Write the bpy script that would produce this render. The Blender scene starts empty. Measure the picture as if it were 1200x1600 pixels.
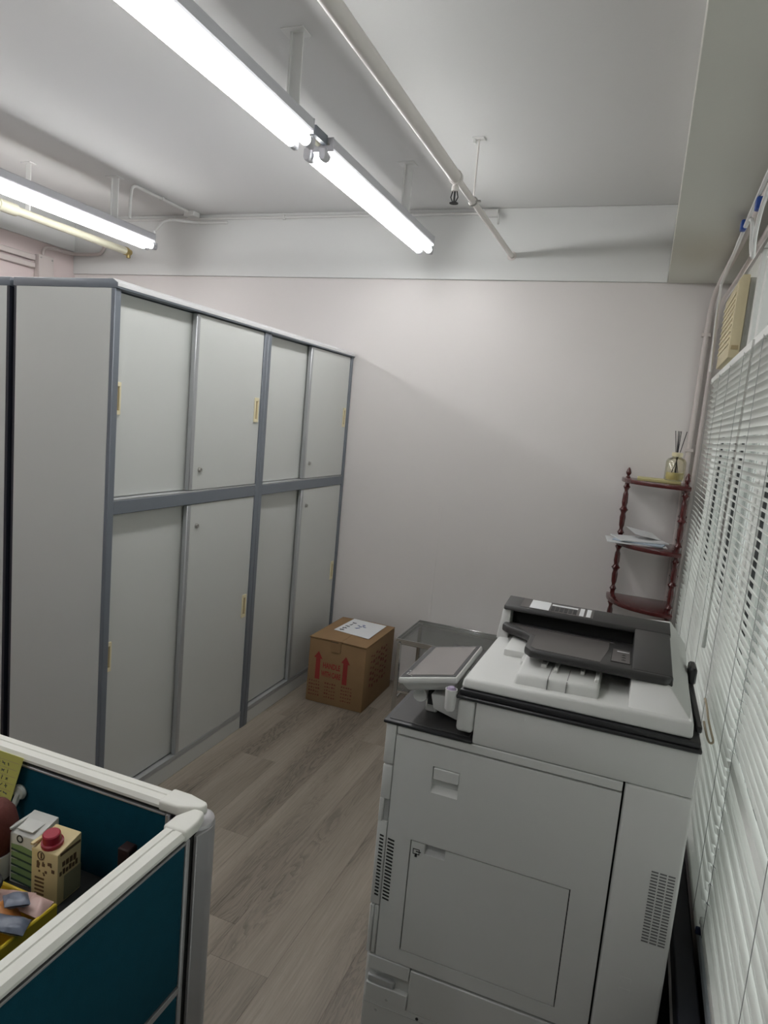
import bpy, bmesh, math, random
from mathutils import Vector, Matrix, Euler
R_ = math.radians
random.seed(7)
SC = bpy.context.scene
COL = SC.collection

# ------------------------------------------------------------------ camera
CAM_H = 1.466
F_PX = 1063.297
YAW, PIT, ROL = -0.35338448, -0.13511031, 0.09067836
cd = bpy.data.cameras.new('camera')
cam = bpy.data.objects.new('camera', cd)
COL.objects.link(cam)
d = Vector((math.sin(YAW)*math.cos(PIT), math.cos(YAW)*math.cos(PIT), math.sin(PIT)))
r = d.cross(Vector((0, 0, 1))).normalized()
u = r.cross(d)
r2 = math.cos(ROL)*r + math.sin(ROL)*u
u2 = -math.sin(ROL)*r + math.cos(ROL)*u
m3 = Matrix((r2, u2, -d)).transposed()
cam.matrix_world = Matrix.Translation((0, 0, CAM_H)) @ m3.to_4x4()
cd.sensor_fit = 'VERTICAL'
cd.sensor_height = 36.0
cd.lens = 36.0*F_PX/1600.0
cd.clip_start = 0.02
SC.camera = cam

# ------------------------------------------------------------------ light and exposure
TUBE_STRENGTH = 22.0
W = bpy.data.worlds.new('overcast')
SC.world = W
W.use_nodes = True
wn = W.node_tree
wn.nodes['Background'].inputs[0].default_value = (0.88, 0.885, 0.86, 1)
wn.nodes['Background'].inputs[1].default_value = 1.6
SC.view_settings.view_transform = 'Standard'
SC.view_settings.look = 'None'
SC.view_settings.gamma = 1.0
SC.view_settings.use_curve_mapping = False
SC.view_settings.exposure = 0.0

# ------------------------------------------------------------------ materials
MATS = {}
def mat(name, col, rough=0.5, metal=0.0, var=0.06, scale=18.0, bump=0.0, bscale=200.0, spec=0.5,
        trans=0.0, emit=0.0, coat=0.0, sheen=0.0):
    if name in MATS: return MATS[name]
    m = bpy.data.materials.new(name)
    m.use_nodes = True
    nt = m.node_tree
    b = nt.nodes['Principled BSDF']
    b.inputs['Roughness'].default_value = rough
    b.inputs['Metallic'].default_value = metal
    b.inputs['Specular IOR Level'].default_value = spec
    b.inputs['Transmission Weight'].default_value = trans
    b.inputs['Coat Weight'].default_value = coat
    b.inputs['Sheen Weight'].default_value = sheen
    tc = nt.nodes.new('ShaderNodeTexCoord')
    no = nt.nodes.new('ShaderNodeTexNoise')
    no.inputs['Scale'].default_value = scale
    no.inputs['Detail'].default_value = 4
    nt.links.new(tc.outputs['Object'], no.inputs['Vector'])
    mx = nt.nodes.new('ShaderNodeMix'); mx.data_type = 'RGBA'
    c = Vector(col)
    lo = c*(1-var); hi = c*(1+var)
    mx.inputs['A'].default_value = (*lo, 1)
    mx.inputs['B'].default_value = (min(hi.x, 1), min(hi.y, 1), min(hi.z, 1), 1)
    nt.links.new(no.outputs['Fac'], mx.inputs['Factor'])
    nt.links.new(mx.outputs['Result'], b.inputs['Base Color'])
    if bump > 0:
        n2 = nt.nodes.new('ShaderNodeTexNoise')
        n2.inputs['Scale'].default_value = bscale
        n2.inputs['Detail'].default_value = 3
        nt.links.new(tc.outputs['Object'], n2.inputs['Vector'])
        bp = nt.nodes.new('ShaderNodeBump')
        bp.inputs['Strength'].default_value = bump
        bp.inputs['Distance'].default_value = 0.002
        nt.links.new(n2.outputs['Fac'], bp.inputs['Height'])
        nt.links.new(bp.outputs['Normal'], b.inputs['Normal'])
    if emit > 0:
        b.inputs['Emission Color'].default_value = (0.995, 0.995, 0.985, 1)
        b.inputs['Emission Strength'].default_value = emit
    MATS[name] = m
    return m

def wood_floor():
    m = bpy.data.materials.new('grey_brown_vinyl_plank')
    m.use_nodes = True
    nt = m.node_tree; N = nt.nodes.new; L = nt.links.new
    b = nt.nodes['Principled BSDF']
    b.inputs['Roughness'].default_value = 0.42
    b.inputs['Specular IOR Level'].default_value = 0.35
    tc = N('ShaderNodeTexCoord'); oi = N('ShaderNodeObjectInfo')
    mul = N('ShaderNodeMath'); mul.operation = 'MULTIPLY'; mul.inputs[1].default_value = 37.0
    L(oi.outputs['Random'], mul.inputs[0])
    cx = N('ShaderNodeCombineXYZ')
    for i in range(3): L(mul.outputs[0], cx.inputs[i])
    add = N('ShaderNodeVectorMath'); add.operation = 'ADD'
    L(tc.outputs['Object'], add.inputs[0]); L(cx.outputs[0], add.inputs[1])
    mp = N('ShaderNodeMapping'); mp.inputs['Scale'].default_value = (9.0, 0.9, 9.0)
    L(add.outputs[0], mp.inputs['Vector'])
    n1 = N('ShaderNodeTexNoise'); n1.inputs['Scale'].default_value = 1.4; n1.inputs['Detail'].default_value = 5
    n1.inputs['Distortion'].default_value = 0.7
    L(mp.outputs[0], n1.inputs['Vector'])
    # cathedral grain: rings of a stretched distance field
    md = N('ShaderNodeMath'); md.operation = 'MULTIPLY'; md.inputs[1].default_value = 20.0
    L(n1.outputs['Fac'], md.inputs[0])
    fr = N('ShaderNodeMath'); fr.operation = 'FRACT'; L(md.outputs[0], fr.inputs[0])
    rp = N('ShaderNodeValToRGB')
    rp.color_ramp.elements[0].position = 0.0; rp.color_ramp.elements[0].color = (0.52, 0.51, 0.50, 1)
    rp.color_ramp.elements[1].position = 0.55; rp.color_ramp.elements[1].color = (1, 1, 1, 1)
    L(fr.outputs[0], rp.inputs[0])
    mp2 = N('ShaderNodeMapping'); mp2.inputs['Scale'].default_value = (170, 5, 170)
    L(add.outputs[0], mp2.inputs['Vector'])
    n2 = N('ShaderNodeTexNoise'); n2.inputs['Scale'].default_value = 1.0; n2.inputs['Detail'].default_value = 3
    L(mp2.outputs[0], n2.inputs['Vector'])
    r2_ = N('ShaderNodeMapRange'); r2_.inputs['From Min'].default_value = 0.3; r2_.inputs['From Max'].default_value = 0.7
    r2_.inputs['To Min'].default_value = 0.84; r2_.inputs['To Max'].default_value = 1.08
    L(n2.outputs['Fac'], r2_.inputs['Value'])
    base = N('ShaderNodeMix'); base.data_type = 'RGBA'
    base.inputs['A'].default_value = (0.190, 0.160, 0.128, 1)
    base.inputs['B'].default_value = (0.325, 0.280, 0.230, 1)
    n3 = N('ShaderNodeTexNoise'); n3.inputs['Scale'].default_value = 0.7; n3.inputs['Detail'].default_value = 2
    L(mp.outputs[0], n3.inputs['Vector'])
    mr = N('ShaderNodeMapRange'); mr.inputs['From Min'].default_value = 0.3; mr.inputs['From Max'].default_value = 0.7
    L(n3.outputs['Fac'], mr.inputs['Value'])
    L(mr.outputs[0], base.inputs['Factor'])
    m1 = N('ShaderNodeMix'); m1.data_type = 'RGBA'; m1.blend_type = 'MULTIPLY'
    inv = N('ShaderNodeMapRange'); inv.inputs['From Min'].default_value = 0.52; inv.inputs['From Max'].default_value = 0.36; inv.inputs['To Min'].default_value = 0.12; inv.inputs['To Max'].default_value = 1.0
    L(n3.outputs['Fac'], inv.inputs['Value']); L(inv.outputs[0], m1.inputs['Factor'])
    L(base.outputs['Result'], m1.inputs['A']); L(rp.outputs['Color'], m1.inputs['B'])
    m2 = N('ShaderNodeMix'); m2.data_type = 'RGBA'; m2.blend_type = 'MULTIPLY'; m2.inputs['Factor'].default_value = 1.0
    L(m1.outputs['Result'], m2.inputs['A']); L(r2_.outputs[0], m2.inputs['B'])
    tr = N('ShaderNodeMapRange'); tr.inputs['To Min'].default_value = 0.95; tr.inputs['To Max'].default_value = 1.05
    L(oi.outputs['Random'], tr.inputs['Value'])
    m4 = N('ShaderNodeMix'); m4.data_type = 'RGBA'; m4.blend_type = 'MULTIPLY'; m4.inputs['Factor'].default_value = 1.0
    L(m2.outputs['Result'], m4.inputs['A']); L(tr.outputs[0], m4.inputs['B'])
    L(m4.outputs['Result'], b.inputs['Base Color'])
    bp = N('ShaderNodeBump'); bp.inputs['Strength'].default_value = 0.25; bp.inputs['Distance'].default_value = 0.0006
    L(n2.outputs['Fac'], bp.inputs['Height']); L(bp.outputs['Normal'], b.inputs['Normal'])
    return m

def glass(name, col=(0.9, 0.95, 0.93), rough=0.02, alpha=0.25):
    # thin clear sheet: mix of transparent and glossy, works from any side
    if name in MATS: return MATS[name]
    m = bpy.data.materials.new(name); m.use_nodes = True
    nt = m.node_tree; nt.nodes.clear(); N = nt.nodes.new; L = nt.links.new
    o = N('ShaderNodeOutputMaterial'); t = N('ShaderNodeBsdfTransparent'); g = N('ShaderNodeBsdfGlossy')
    no = N('ShaderNodeTexNoise'); no.inputs['Scale'].default_value = 6
    cr = N('ShaderNodeMix'); cr.data_type = 'RGBA'
    cr.inputs['A'].default_value = (*[c*0.98 for c in col], 1); cr.inputs['B'].default_value = (*col, 1)
    L(no.outputs['Fac'], cr.inputs['Factor']); L(cr.outputs['Result'], t.inputs['Color'])
    g.inputs['Roughness'].default_value = rough
    fz = N('ShaderNodeLayerWeight'); fz.inputs['Blend'].default_value = 0.25
    ad = N('ShaderNodeMath'); ad.operation = 'MULTIPLY_ADD'; ad.inputs[1].default_value = 0.6; ad.inputs[2].default_value = alpha*0.3
    L(fz.outputs['Fresnel'], ad.inputs[0])
    mx = N('ShaderNodeMixShader'); L(ad.outputs[0], mx.inputs[0]); L(t.outputs[0], mx.inputs[1]); L(g.outputs[0], mx.inputs[2])
    L(mx.outputs[0], o.inputs['Surface'])
    MATS[name] = m
    return m

M_floor = wood_floor()
M_ceil = mat('white_ceiling_paint', (0.705, 0.705, 0.70), 0.85, var=0.015, scale=3, bump=0.15, bscale=90)
M_wall = mat('pale_pink_wall_paint', (0.735, 0.70, 0.685), 0.8, var=0.015, scale=3, bump=0.12, bscale=120)
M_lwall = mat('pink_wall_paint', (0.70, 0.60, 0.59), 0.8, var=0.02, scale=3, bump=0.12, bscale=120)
M_beam = mat('white_beam_paint', (0.73, 0.735, 0.725), 0.8, var=0.015, scale=3, bump=0.12, bscale=100)
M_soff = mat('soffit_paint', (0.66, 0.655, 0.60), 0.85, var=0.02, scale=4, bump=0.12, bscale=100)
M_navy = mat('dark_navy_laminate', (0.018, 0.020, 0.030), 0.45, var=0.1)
M_cab = mat('grey_melamine', (0.56, 0.57, 0.55), 0.42, var=0.012, scale=6, bump=0.05, bscale=300)
M_trim = mat('blue_grey_trim', (0.155, 0.172, 0.200), 0.38, var=0.03, scale=10)
M_cap_glare = mat('pale_cap_glare', (0.60, 0.60, 0.60), 0.3, var=0.03)  # lamp glare on the cabinet cap edge, put into a paler grey
M_track = mat('grey_aluminium_track', (0.42, 0.43, 0.44), 0.35, metal=0.4, var=0.03)
M_cream = mat('cream_plastic', (0.76, 0.68, 0.46), 0.4, var=0.04)
M_creamd = mat('cream_recess', (0.40, 0.31, 0.17), 0.5, var=0.05)
M_chrome = mat('chrome', (0.72, 0.72, 0.72), 0.18, metal=1.0, var=0.02)
M_lock = mat('lock_nickel', (0.45, 0.44, 0.42), 0.3, metal=0.9, var=0.03)
M_black = mat('black_plastic', (0.022, 0.022, 0.024), 0.42, var=0.1, bump=0.08, bscale=500)
M_dgrey = mat('dark_grey_plastic', (0.036, 0.035, 0.035), 0.42, var=0.05, bump=0.08, bscale=500)
M_mgrey = mat('brown_grey_plastic', (0.105, 0.095, 0.092), 0.4, var=0.04, bump=0.05, bscale=500)
M_prn = mat('light_grey_printer_plastic', (0.68, 0.685, 0.665), 0.48, var=0.015, scale=8, bump=0.12, bscale=700)
M_prn2 = mat('grey_printer_plastic', (0.46, 0.465, 0.46), 0.5, var=0.02, scale=8, bump=0.12, bscale=700)
M_gap = mat('shadow_gap_dark', (0.02, 0.02, 0.02), 0.8, var=0.1)
M_slot = mat('grey_slot_shadow', (0.16, 0.16, 0.16), 0.7, var=0.1)
M_screen = mat('brown_grey_screen', (0.20, 0.182, 0.175), 0.25, var=0.02)
M_white = mat('white_enamel', (0.75, 0.75, 0.74), 0.4, var=0.02)
M_lampgrey = mat('lamp_grey_enamel', (0.50, 0.50, 0.53), 0.45, var=0.03)
M_tube = mat('lit_fluorescent_tube', (0.9, 0.9, 0.9), 0.5, var=0.01, emit=TUBE_STRENGTH)
M_pipe = mat('cream_white_pipe_paint', (0.74, 0.70, 0.675), 0.4, var=0.03, scale=30)
M_ypipe = mat('yellowed_pipe_paint', (0.66, 0.64, 0.50), 0.45, var=0.07, scale=25)
M_brass = mat('aged_brass', (0.42, 0.33, 0.14), 0.4, metal=0.8, var=0.2, scale=80)
M_cond = mat('white_conduit', (0.68, 0.675, 0.66), 0.45, var=0.03)
M_pcond = mat('pinkish_conduit', (0.60, 0.54, 0.52), 0.45, var=0.03)
M_card = mat('corrugated_cardboard', (0.28, 0.170, 0.082), 0.8, var=0.10, scale=14, bump=0.2, bscale=160)
M_paper = mat('white_paper', (0.74, 0.75, 0.76), 0.7, var=0.02)
M_paperb = mat('pale_blue_paper', (0.50, 0.58, 0.68), 0.7, var=0.04)
M_red = mat('red_print', (0.30, 0.032, 0.028), 0.7, var=0.15, scale=120)
M_redd = mat('faded_red_print', (0.20, 0.055, 0.035), 0.8, var=0.25, scale=200)
M_ink = mat('blue_ink', (0.10, 0.14, 0.32), 0.7, var=0.1)
M_inkb = mat('black_ink', (0.05, 0.05, 0.06), 0.7, var=0.1)
M_fab = mat('teal_fabric', (0.004, 0.060, 0.092), 0.9, var=0.12, scale=60, bump=0.5, bscale=900, spec=0.15)
M_rail = mat('ivory_rail_plastic', (0.76, 0.755, 0.70), 0.45, var=0.025, scale=20)
M_alu = mat('anodised_aluminium', (0.48, 0.47, 0.48), 0.38, metal=0.55, var=0.04)
M_note = mat('yellow_note_paper', (0.56, 0.55, 0.15), 0.75, var=0.04)
M_desk = mat('dark_desk_laminate', (0.05, 0.05, 0.05), 0.5, var=0.1)
M_ctn = mat('cream_carton', (0.66, 0.53, 0.28), 0.5, var=0.10, scale=20)
M_ctw = mat('white_carton', (0.60, 0.60, 0.57), 0.5, var=0.04, scale=20)
M_green = mat('green_carton_print', (0.20, 0.30, 0.13), 0.55, var=0.15)
M_dgreen = mat('dark_green_carton_print', (0.03, 0.06, 0.05), 0.55, var=0.15)
M_cap = mat('crimson_cap', (0.33, 0.008, 0.03), 0.35, var=0.05)
M_brown = mat('brown_print', (0.13, 0.07, 0.035), 0.6, var=0.2)
M_yel = mat('yellow_plastic', (0.62, 0.45, 0.03), 0.4, var=0.08)
M_maroon = mat('maroon_cloth', (0.10, 0.020, 0.014), 0.8, var=0.25, scale=50, bump=0.4, bscale=200)
M_hookw = mat('translucent_white_plastic', (0.55, 0.58, 0.55), 0.3, var=0.04)
M_mahog = mat('mahogany_varnish', (0.085, 0.014, 0.014), 0.25, var=0.35, scale=30, coat=0.4)
M_bottle = glass('bottle_glass', (0.95, 0.93, 0.82))
M_oil = mat('diffuser_oil', (0.55, 0.48, 0.22), 0.2, var=0.05)
M_reed = mat('dark_reed', (0.025, 0.022, 0.03), 0.7, var=0.1)
M_glass = glass('clear_glass', (0.92, 0.95, 0.94))
M_tglass = glass('table_glass', (0.90, 0.925, 0.915), alpha=0.3)
M_slat = mat('white_aluminium_slat', (0.82, 0.825, 0.80), 0.38, var=0.015, scale=9)
M_cord = mat('grey_blind_cord', (0.33, 0.33, 0.33), 0.7, var=0.05)
M_wand = glass('clear_acrylic', (0.85, 0.86, 0.85), rough=0.1, alpha=0.9)
M_sill = mat('blue_grey_sill', (0.36, 0.39, 0.42), 0.4, var=0.04)
M_frame = mat('white_window_frame', (0.72, 0.72, 0.70), 0.45, var=0.02)
M_gasket = mat('black_gasket', (0.03, 0.03, 0.032), 0.7, var=0.1)
M_ac = mat('aged_cream_plastic', (0.62, 0.54, 0.35), 0.45, var=0.06, scale=12)
M_acg = mat('grey_metal_casing', (0.55, 0.55, 0.52), 0.45, metal=0.1, var=0.08)
M_blue = mat('blue_tape', (0.02, 0.07, 0.33), 0.4, var=0.1)
M_dblue = mat('dark_blue_cap', (0.03, 0.04, 0.10), 0.4, var=0.1)
M_beige = mat('beige_cord', (0.38, 0.32, 0.23), 0.8, var=0.1)
M_lav = mat('lavender_plastic', (0.40, 0.33, 0.48), 0.5, var=0.05)
M_orange = mat('orange_wrapper', (0.55, 0.22, 0.06), 0.35, var=0.2, scale=40)
M_redw = mat('red_wrapper', (0.45, 0.05, 0.03), 0.35, var=0.2, scale=40)
M_pinkw = mat('pink_wrapper', (0.62, 0.42, 0.38), 0.35, var=0.15, scale=40)
M_slate = mat('slate_wrapper', (0.13, 0.15, 0.20), 0.35, var=0.2, scale=40)

# ------------------------------------------------------------------ mesh builder
class MB:
    def __init__(s): s.bm = bmesh.new()
    def _xf(s, vs, loc, rot, pivot=None):
        M = Matrix.Translation(loc) @ (Euler(rot).to_matrix().to_4x4() if rot else Matrix.Identity(4))
        for v in vs: v.co = M @ v.co
    def box(s, x0, x1, y0, y1, z0, z1, bev=0.0, seg=2, rot=None):
        c = Vector(((x0+x1)/2, (y0+y1)/2, (z0+z1)/2))
        t = bmesh.new()
        bmesh.ops.create_cube(t, size=1.0)
        for v in t.verts: v.co = Vector((v.co.x*(x1-x0), v.co.y*(y1-y0), v.co.z*(z1-z0)))
        if bev > 0:
            bmesh.ops.bevel(t, geom=list(t.edges), offset=bev, segments=seg, profile=0.5, affect='EDGES')
        s._merge(t, c, rot)
        return s
    def _merge(s, t, loc=(0, 0, 0), rot=None):
        M = Matrix.Translation(loc) @ (Euler(rot).to_matrix().to_4x4() if rot else Matrix.Identity(4))
        t.verts.ensure_lookup_table()
        mp = [s.bm.verts.new(M @ v.co) for v in t.verts]
        t.verts.index_update()
        for f in t.faces:
            try: s.bm.faces.new([mp[v.index] for v in f.verts])
            except ValueError: pass
        t.free()
    def prism(s, pts, axis, a, b, bev=0.0, seg=2):
        """extrude a polygon along an axis; pts are in the two other axes, in xyz order"""
        t = bmesh.new()
        def P(p, q):
            if axis == 'x': return (q, p[0], p[1])
            if axis == 'y': return (p[0], q, p[1])
            return (p[0], p[1], q)
        A = [t.verts.new(P(p, a)) for p in pts]
        B = [t.verts.new(P(p, b)) for p in pts]
        n = len(pts)
        t.faces.new(A); t.faces.new(B[::-1])
        for i in range(n): t.faces.new((A[i], B[i], B[(i+1) % n], A[(i+1) % n]))
        bmesh.ops.recalc_face_normals(t, faces=list(t.faces))
        if bev > 0:
            bmesh.ops.bevel(t, geom=list(t.edges), offset=bev, segments=seg, profile=0.5, affect='EDGES')
        s._merge(t)
        return s
    def hexa(s, bot, top, bev=0.0, seg=2):
        """eight corners: bottom ring and top ring, same order"""
        t = bmesh.new()
        A = [t.verts.new(p) for p in bot]; B = [t.verts.new(p) for p in top]
        n = len(A)
        t.faces.new(A[::-1]); t.faces.new(B)
        for i in range(n): t.faces.new((A[i], A[(i+1) % n], B[(i+1) % n], B[i]))
        bmesh.ops.recalc_face_normals(t, faces=list(t.faces))
        if bev > 0:
            bmesh.ops.bevel(t, geom=list(t.edges), offset=bev, segments=seg, profile=0.5, affect='EDGES')
        s._merge(t)
        return s
    def tube(s, pts, rad, n=10, smooth_iter=0, closed=False):
        P = [Vector(p) for p in pts]
        for _ in range(smooth_iter):
            Q = [P[0]]
            for i in range(len(P)-1):
                Q.append(P[i]*0.75 + P[i+1]*0.25); Q.append(P[i]*0.25 + P[i+1]*0.75)
            Q.append(P[-1]); P = Q
        if isinstance(rad, (list, tuple)):
            rads = [rad[min(len(rad)-1, round(i*(len(rad)-1)/(len(P)-1)))] for i in range(len(P))] if len(rad) != len(P) else rad
        else: rads = [rad]*len(P)
        rings = []
        up = None
        for i, p in enumerate(P):
            if i == 0: t = P[1]-P[0]
            elif i == len(P)-1: t = P[-1]-P[-2]
            else: t = (P[i+1]-P[i]).normalized() + (P[i]-P[i-1]).normalized()
            t.normalize()
            if up is None:
                up = Vector((0, 0, 1)) if abs(t.z) < 0.9 else Vector((1, 0, 0))
            a = t.cross(up)
            if a.length < 1e-5: a = t.cross(Vector((0, 1, 0.3)))
            a.normalize(); bb = a.cross(t).normalized(); up = bb
            rings.append([s.bm.verts.new(p + (a*math.cos(2*math.pi*k/n) + bb*math.sin(2*math.pi*k/n))*rads[i]) for k in range(n)])
        for i in range(len(rings)-1):
            for k in range(n):
                s.bm.faces.new((rings[i][k], rings[i][(k+1) % n], rings[i+1][(k+1) % n], rings[i+1][k]))
        s.bm.faces.new(rings[0][::-1]); s.bm.faces.new(rings[-1])
        return s
    def lathe(s, prof, loc=(0, 0, 0), n=20, rot=None):
        """prof: list of (radius, z) from bottom to top"""
        t = bmesh.new()
        rings = [[t.verts.new((max(rr, 1e-4)*math.cos(2*math.pi*k/n), max(rr, 1e-4)*math.sin(2*math.pi*k/n), z)) for k in range(n)] for rr, z in prof]
        for i in range(len(rings)-1):
            for k in range(n):
                t.faces.new((rings[i][k], rings[i][(k+1) % n], rings[i+1][(k+1) % n], rings[i+1][k]))
        t.faces.new(rings[0][::-1]); t.faces.new(rings[-1])
        s._merge(t, loc, rot)
        return s
    def build(s, name, m, parent=None, smooth=True, loc=None):
        bmesh.ops.recalc_face_normals(s.bm, faces=list(s.bm.faces))
        me = bpy.data.meshes.new(name)
        s.bm.to_mesh(me); s.bm.free()
        me.materials.append(m)
        if smooth:
            me.polygons.foreach_set('use_smooth', [True]*len(me.polygons))
            me.set_sharp_from_angle(angle=R_(38))
        o = bpy.data.objects.new(name, me)
        COL.objects.link(o)
        if loc: o.location = loc
        if parent: o.parent = parent
        return o

def tag(o, label, cat, group=None):
    o['label'] = label; o['category'] = cat
    if group: o['group'] = group
    return o
def thing(name, label, cat, loc=(0, 0, 0), rz=0.0, group=None):
    o = bpy.data.objects.new(name, None)
    COL.objects.link(o)
    o.empty_display_size = 0.05
    o.location = loc; o.rotation_euler = (0, 0, rz)
    return tag(o, label, cat, group)
def struct(o): o['kind'] = 'structure'; return o
def stuff(o): o['kind'] = 'stuff'; return o
def lab(o, s): o['label'] = s; return o
def copy_tree(o, parent=None):
    c = o.copy(); COL.objects.link(c); c.parent = parent
    for ch in list(o.children): copy_tree(ch, c)
    return c
def text(name, body, size, m, parent, loc, rot, sx=1.0, extr=0.0002, align='CENTER', bold=0.0):
    cu = bpy.data.curves.new(name, 'FONT')
    cu.body = body; cu.size = size; cu.offset = bold; cu.extrude = extr; cu.align_x = align; cu.align_y = 'CENTER'
    cu.resolution_u = 2
    tmp = bpy.data.objects.new(name + '_tmp', cu)
    COL.objects.link(tmp)
    dg = bpy.context.evaluated_depsgraph_get()
    me = bpy.data.meshes.new_from_object(tmp.evaluated_get(dg))
    bpy.data.objects.remove(tmp)
    me.materials.clear(); me.materials.append(m)
    o = bpy.data.objects.new(name, me); COL.objects.link(o)
    o.parent = parent; o.location = loc; o.rotation_euler = rot; o.scale = (sx, 1, 1)
    return o

# ------------------------------------------------------------------ room shell
YB, XL, XR, YF = 3.53, -3.58, 0.36, -3.2
ZC, ZB = 2.56, 2.212
fl = struct(MB().box(XL-0.1, XR+0.1, YF-0.1, YB+0.1, -0.12, -0.006).build('floor', M_gap))
PW, PL = 0.178, 1.22
pm = MB().box(-PW/2+0.0001, PW/2-0.0001, -PL/2+0.0001, PL/2-0.0001, -0.006, 0.0, bev=0.0005, seg=1).build('plank', M_floor, fl).data
first = fl.children[0]
ncol = int((XR-XL)/PW)+1
k = 0
for i in range(ncol):
    off = random.uniform(0, PL)
    y = YF + 0.02 - off
    while y < YB:
        c = Vector((XL + PW*(i+0.5), y + PL/2, 0))
        if c.y - PL/2 < YB - 0.2 and c.y + PL/2 > -1.2 and c.x < XR:
            o = first if k == 0 else bpy.data.objects.new('plank', pm)
            if k: COL.objects.link(o); o.parent = fl
            o.location = c; k += 1
        y += PL
ce = struct(MB().box(XL-0.1, XR+0.1, YF-0.1, YB+0.1, ZC, ZC+0.12).build('ceiling', M_ceil))
struct(MB().box(XL-0.1, XR+0.1, YB, YB+0.12, -0.006, ZC).build('wall_back', M_wall))
struct(MB().box(XL-0.12, XL, YF-0.1, YB, -0.006, ZC).build('wall_left', M_lwall))
struct(MB().box(XL-0.1, XR+0.1, YF-0.12, YF, -0.006, ZC).build('wall_front', M_wall))
WZ0 = 0.43
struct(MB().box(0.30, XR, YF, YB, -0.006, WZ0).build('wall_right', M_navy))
# beam across the head of the back wall, a shallow plaster lip under it, beam down the left wall, soffit over the window
struct(MB().box(XL, 0.0, YB-0.012, YB, ZB, ZC, bev=0.002, seg=1).build('trim_1', M_beam))
struct(MB().box(XL, XL+0.012, YF, YB-0.012, 2.345, ZC, bev=0.002, seg=1).build('trim_2', M_beam))
struct(MB().box(0.0, XR, YF, YB, ZB, ZC, bev=0.003, seg=1).build('trim_3', M_soff))
# faint vertical batten on the back wall above the glass table
struct(MB().box(-0.992, -0.975, YB-0.0022, YB, 0.30, 1.02, bev=0.001, seg=1).build('trim_4', M_wall))

# ------------------------------------------------------------------ window on the right
win = struct(MB().box(0.292, 0.345, YF+0.4, 3.50, ZB-0.05, ZB).box(0.292, 0.345, YF+0.4, 3.50, WZ0, WZ0+0.06)
             .box(0.292, 0.345, 3.44, 3.50, WZ0+0.06, ZB-0.05).box(0.292, 0.345, YF+0.4, YF+0.46, WZ0+0.06, ZB-0.05).build('window_1', M_frame))
struct(MB().box(0.30, XR, 3.50, YB, WZ0, ZB).build('trim_5', M_wall))
struct(MB().box(0.30, XR, YF, YF+0.4, WZ0, ZB).build('trim_6', M_wall))
ybars = [3.20, 2.74, 2.56, 2.05, 1.97, 1.5, 0.95, 0.4, -0.2, -0.9, -1.6, -2.2]
TRZ = 1.80
MB().box(0.294, 0.343, YF+0.46, 3.44, TRZ-0.03, TRZ+0.02, bev=0.003, seg=1).build('transom', M_frame, win)
prev = 3.44
for yb in ybars:
    MB().box(0.290, 0.345, yb-0.022, yb+0.022, WZ0+0.06, ZB-0.05, bev=0.003, seg=1).build('mullion', M_frame, win)
    MB().box(0.299, 0.307, yb-0.030, yb-0.0225, WZ0+0.06, TRZ-0.03).build('gasket', M_gasket, win)
prev = 3.44
for yb in ybars + [YF+0.46]:
    if prev-yb-0.044 > 0.05:
        MB().box(0.318, 0.322, yb+0.022, prev-0.022, WZ0+0.06, TRZ-0.03).build('pane', M_glass, win)
        if not (yb < 2.8 and prev > 2.75 and yb > 2.6) and not abs(prev-3.20) < 0.01:
            MB().box(0.318, 0.322, yb+0.022, prev-0.022, TRZ+0.02, ZB-0.05).build('pane', M_glass, win)
    prev = yb
MB().box(0.270, 0.292, 2.045, 2.075, 1.84, 1.875, bev=0.003, seg=1).box(0.262, 0.272, 2.02, 2.085, 1.85, 1.865, bev=0.003, seg=1).build('window_catch', M_gasket, win)
struct(MB().box(0.247, 0.30, YF, YB, WZ0-0.022, WZ0+0.004, bev=0.003, seg=1).build('trim_7', M_sill))
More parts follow.
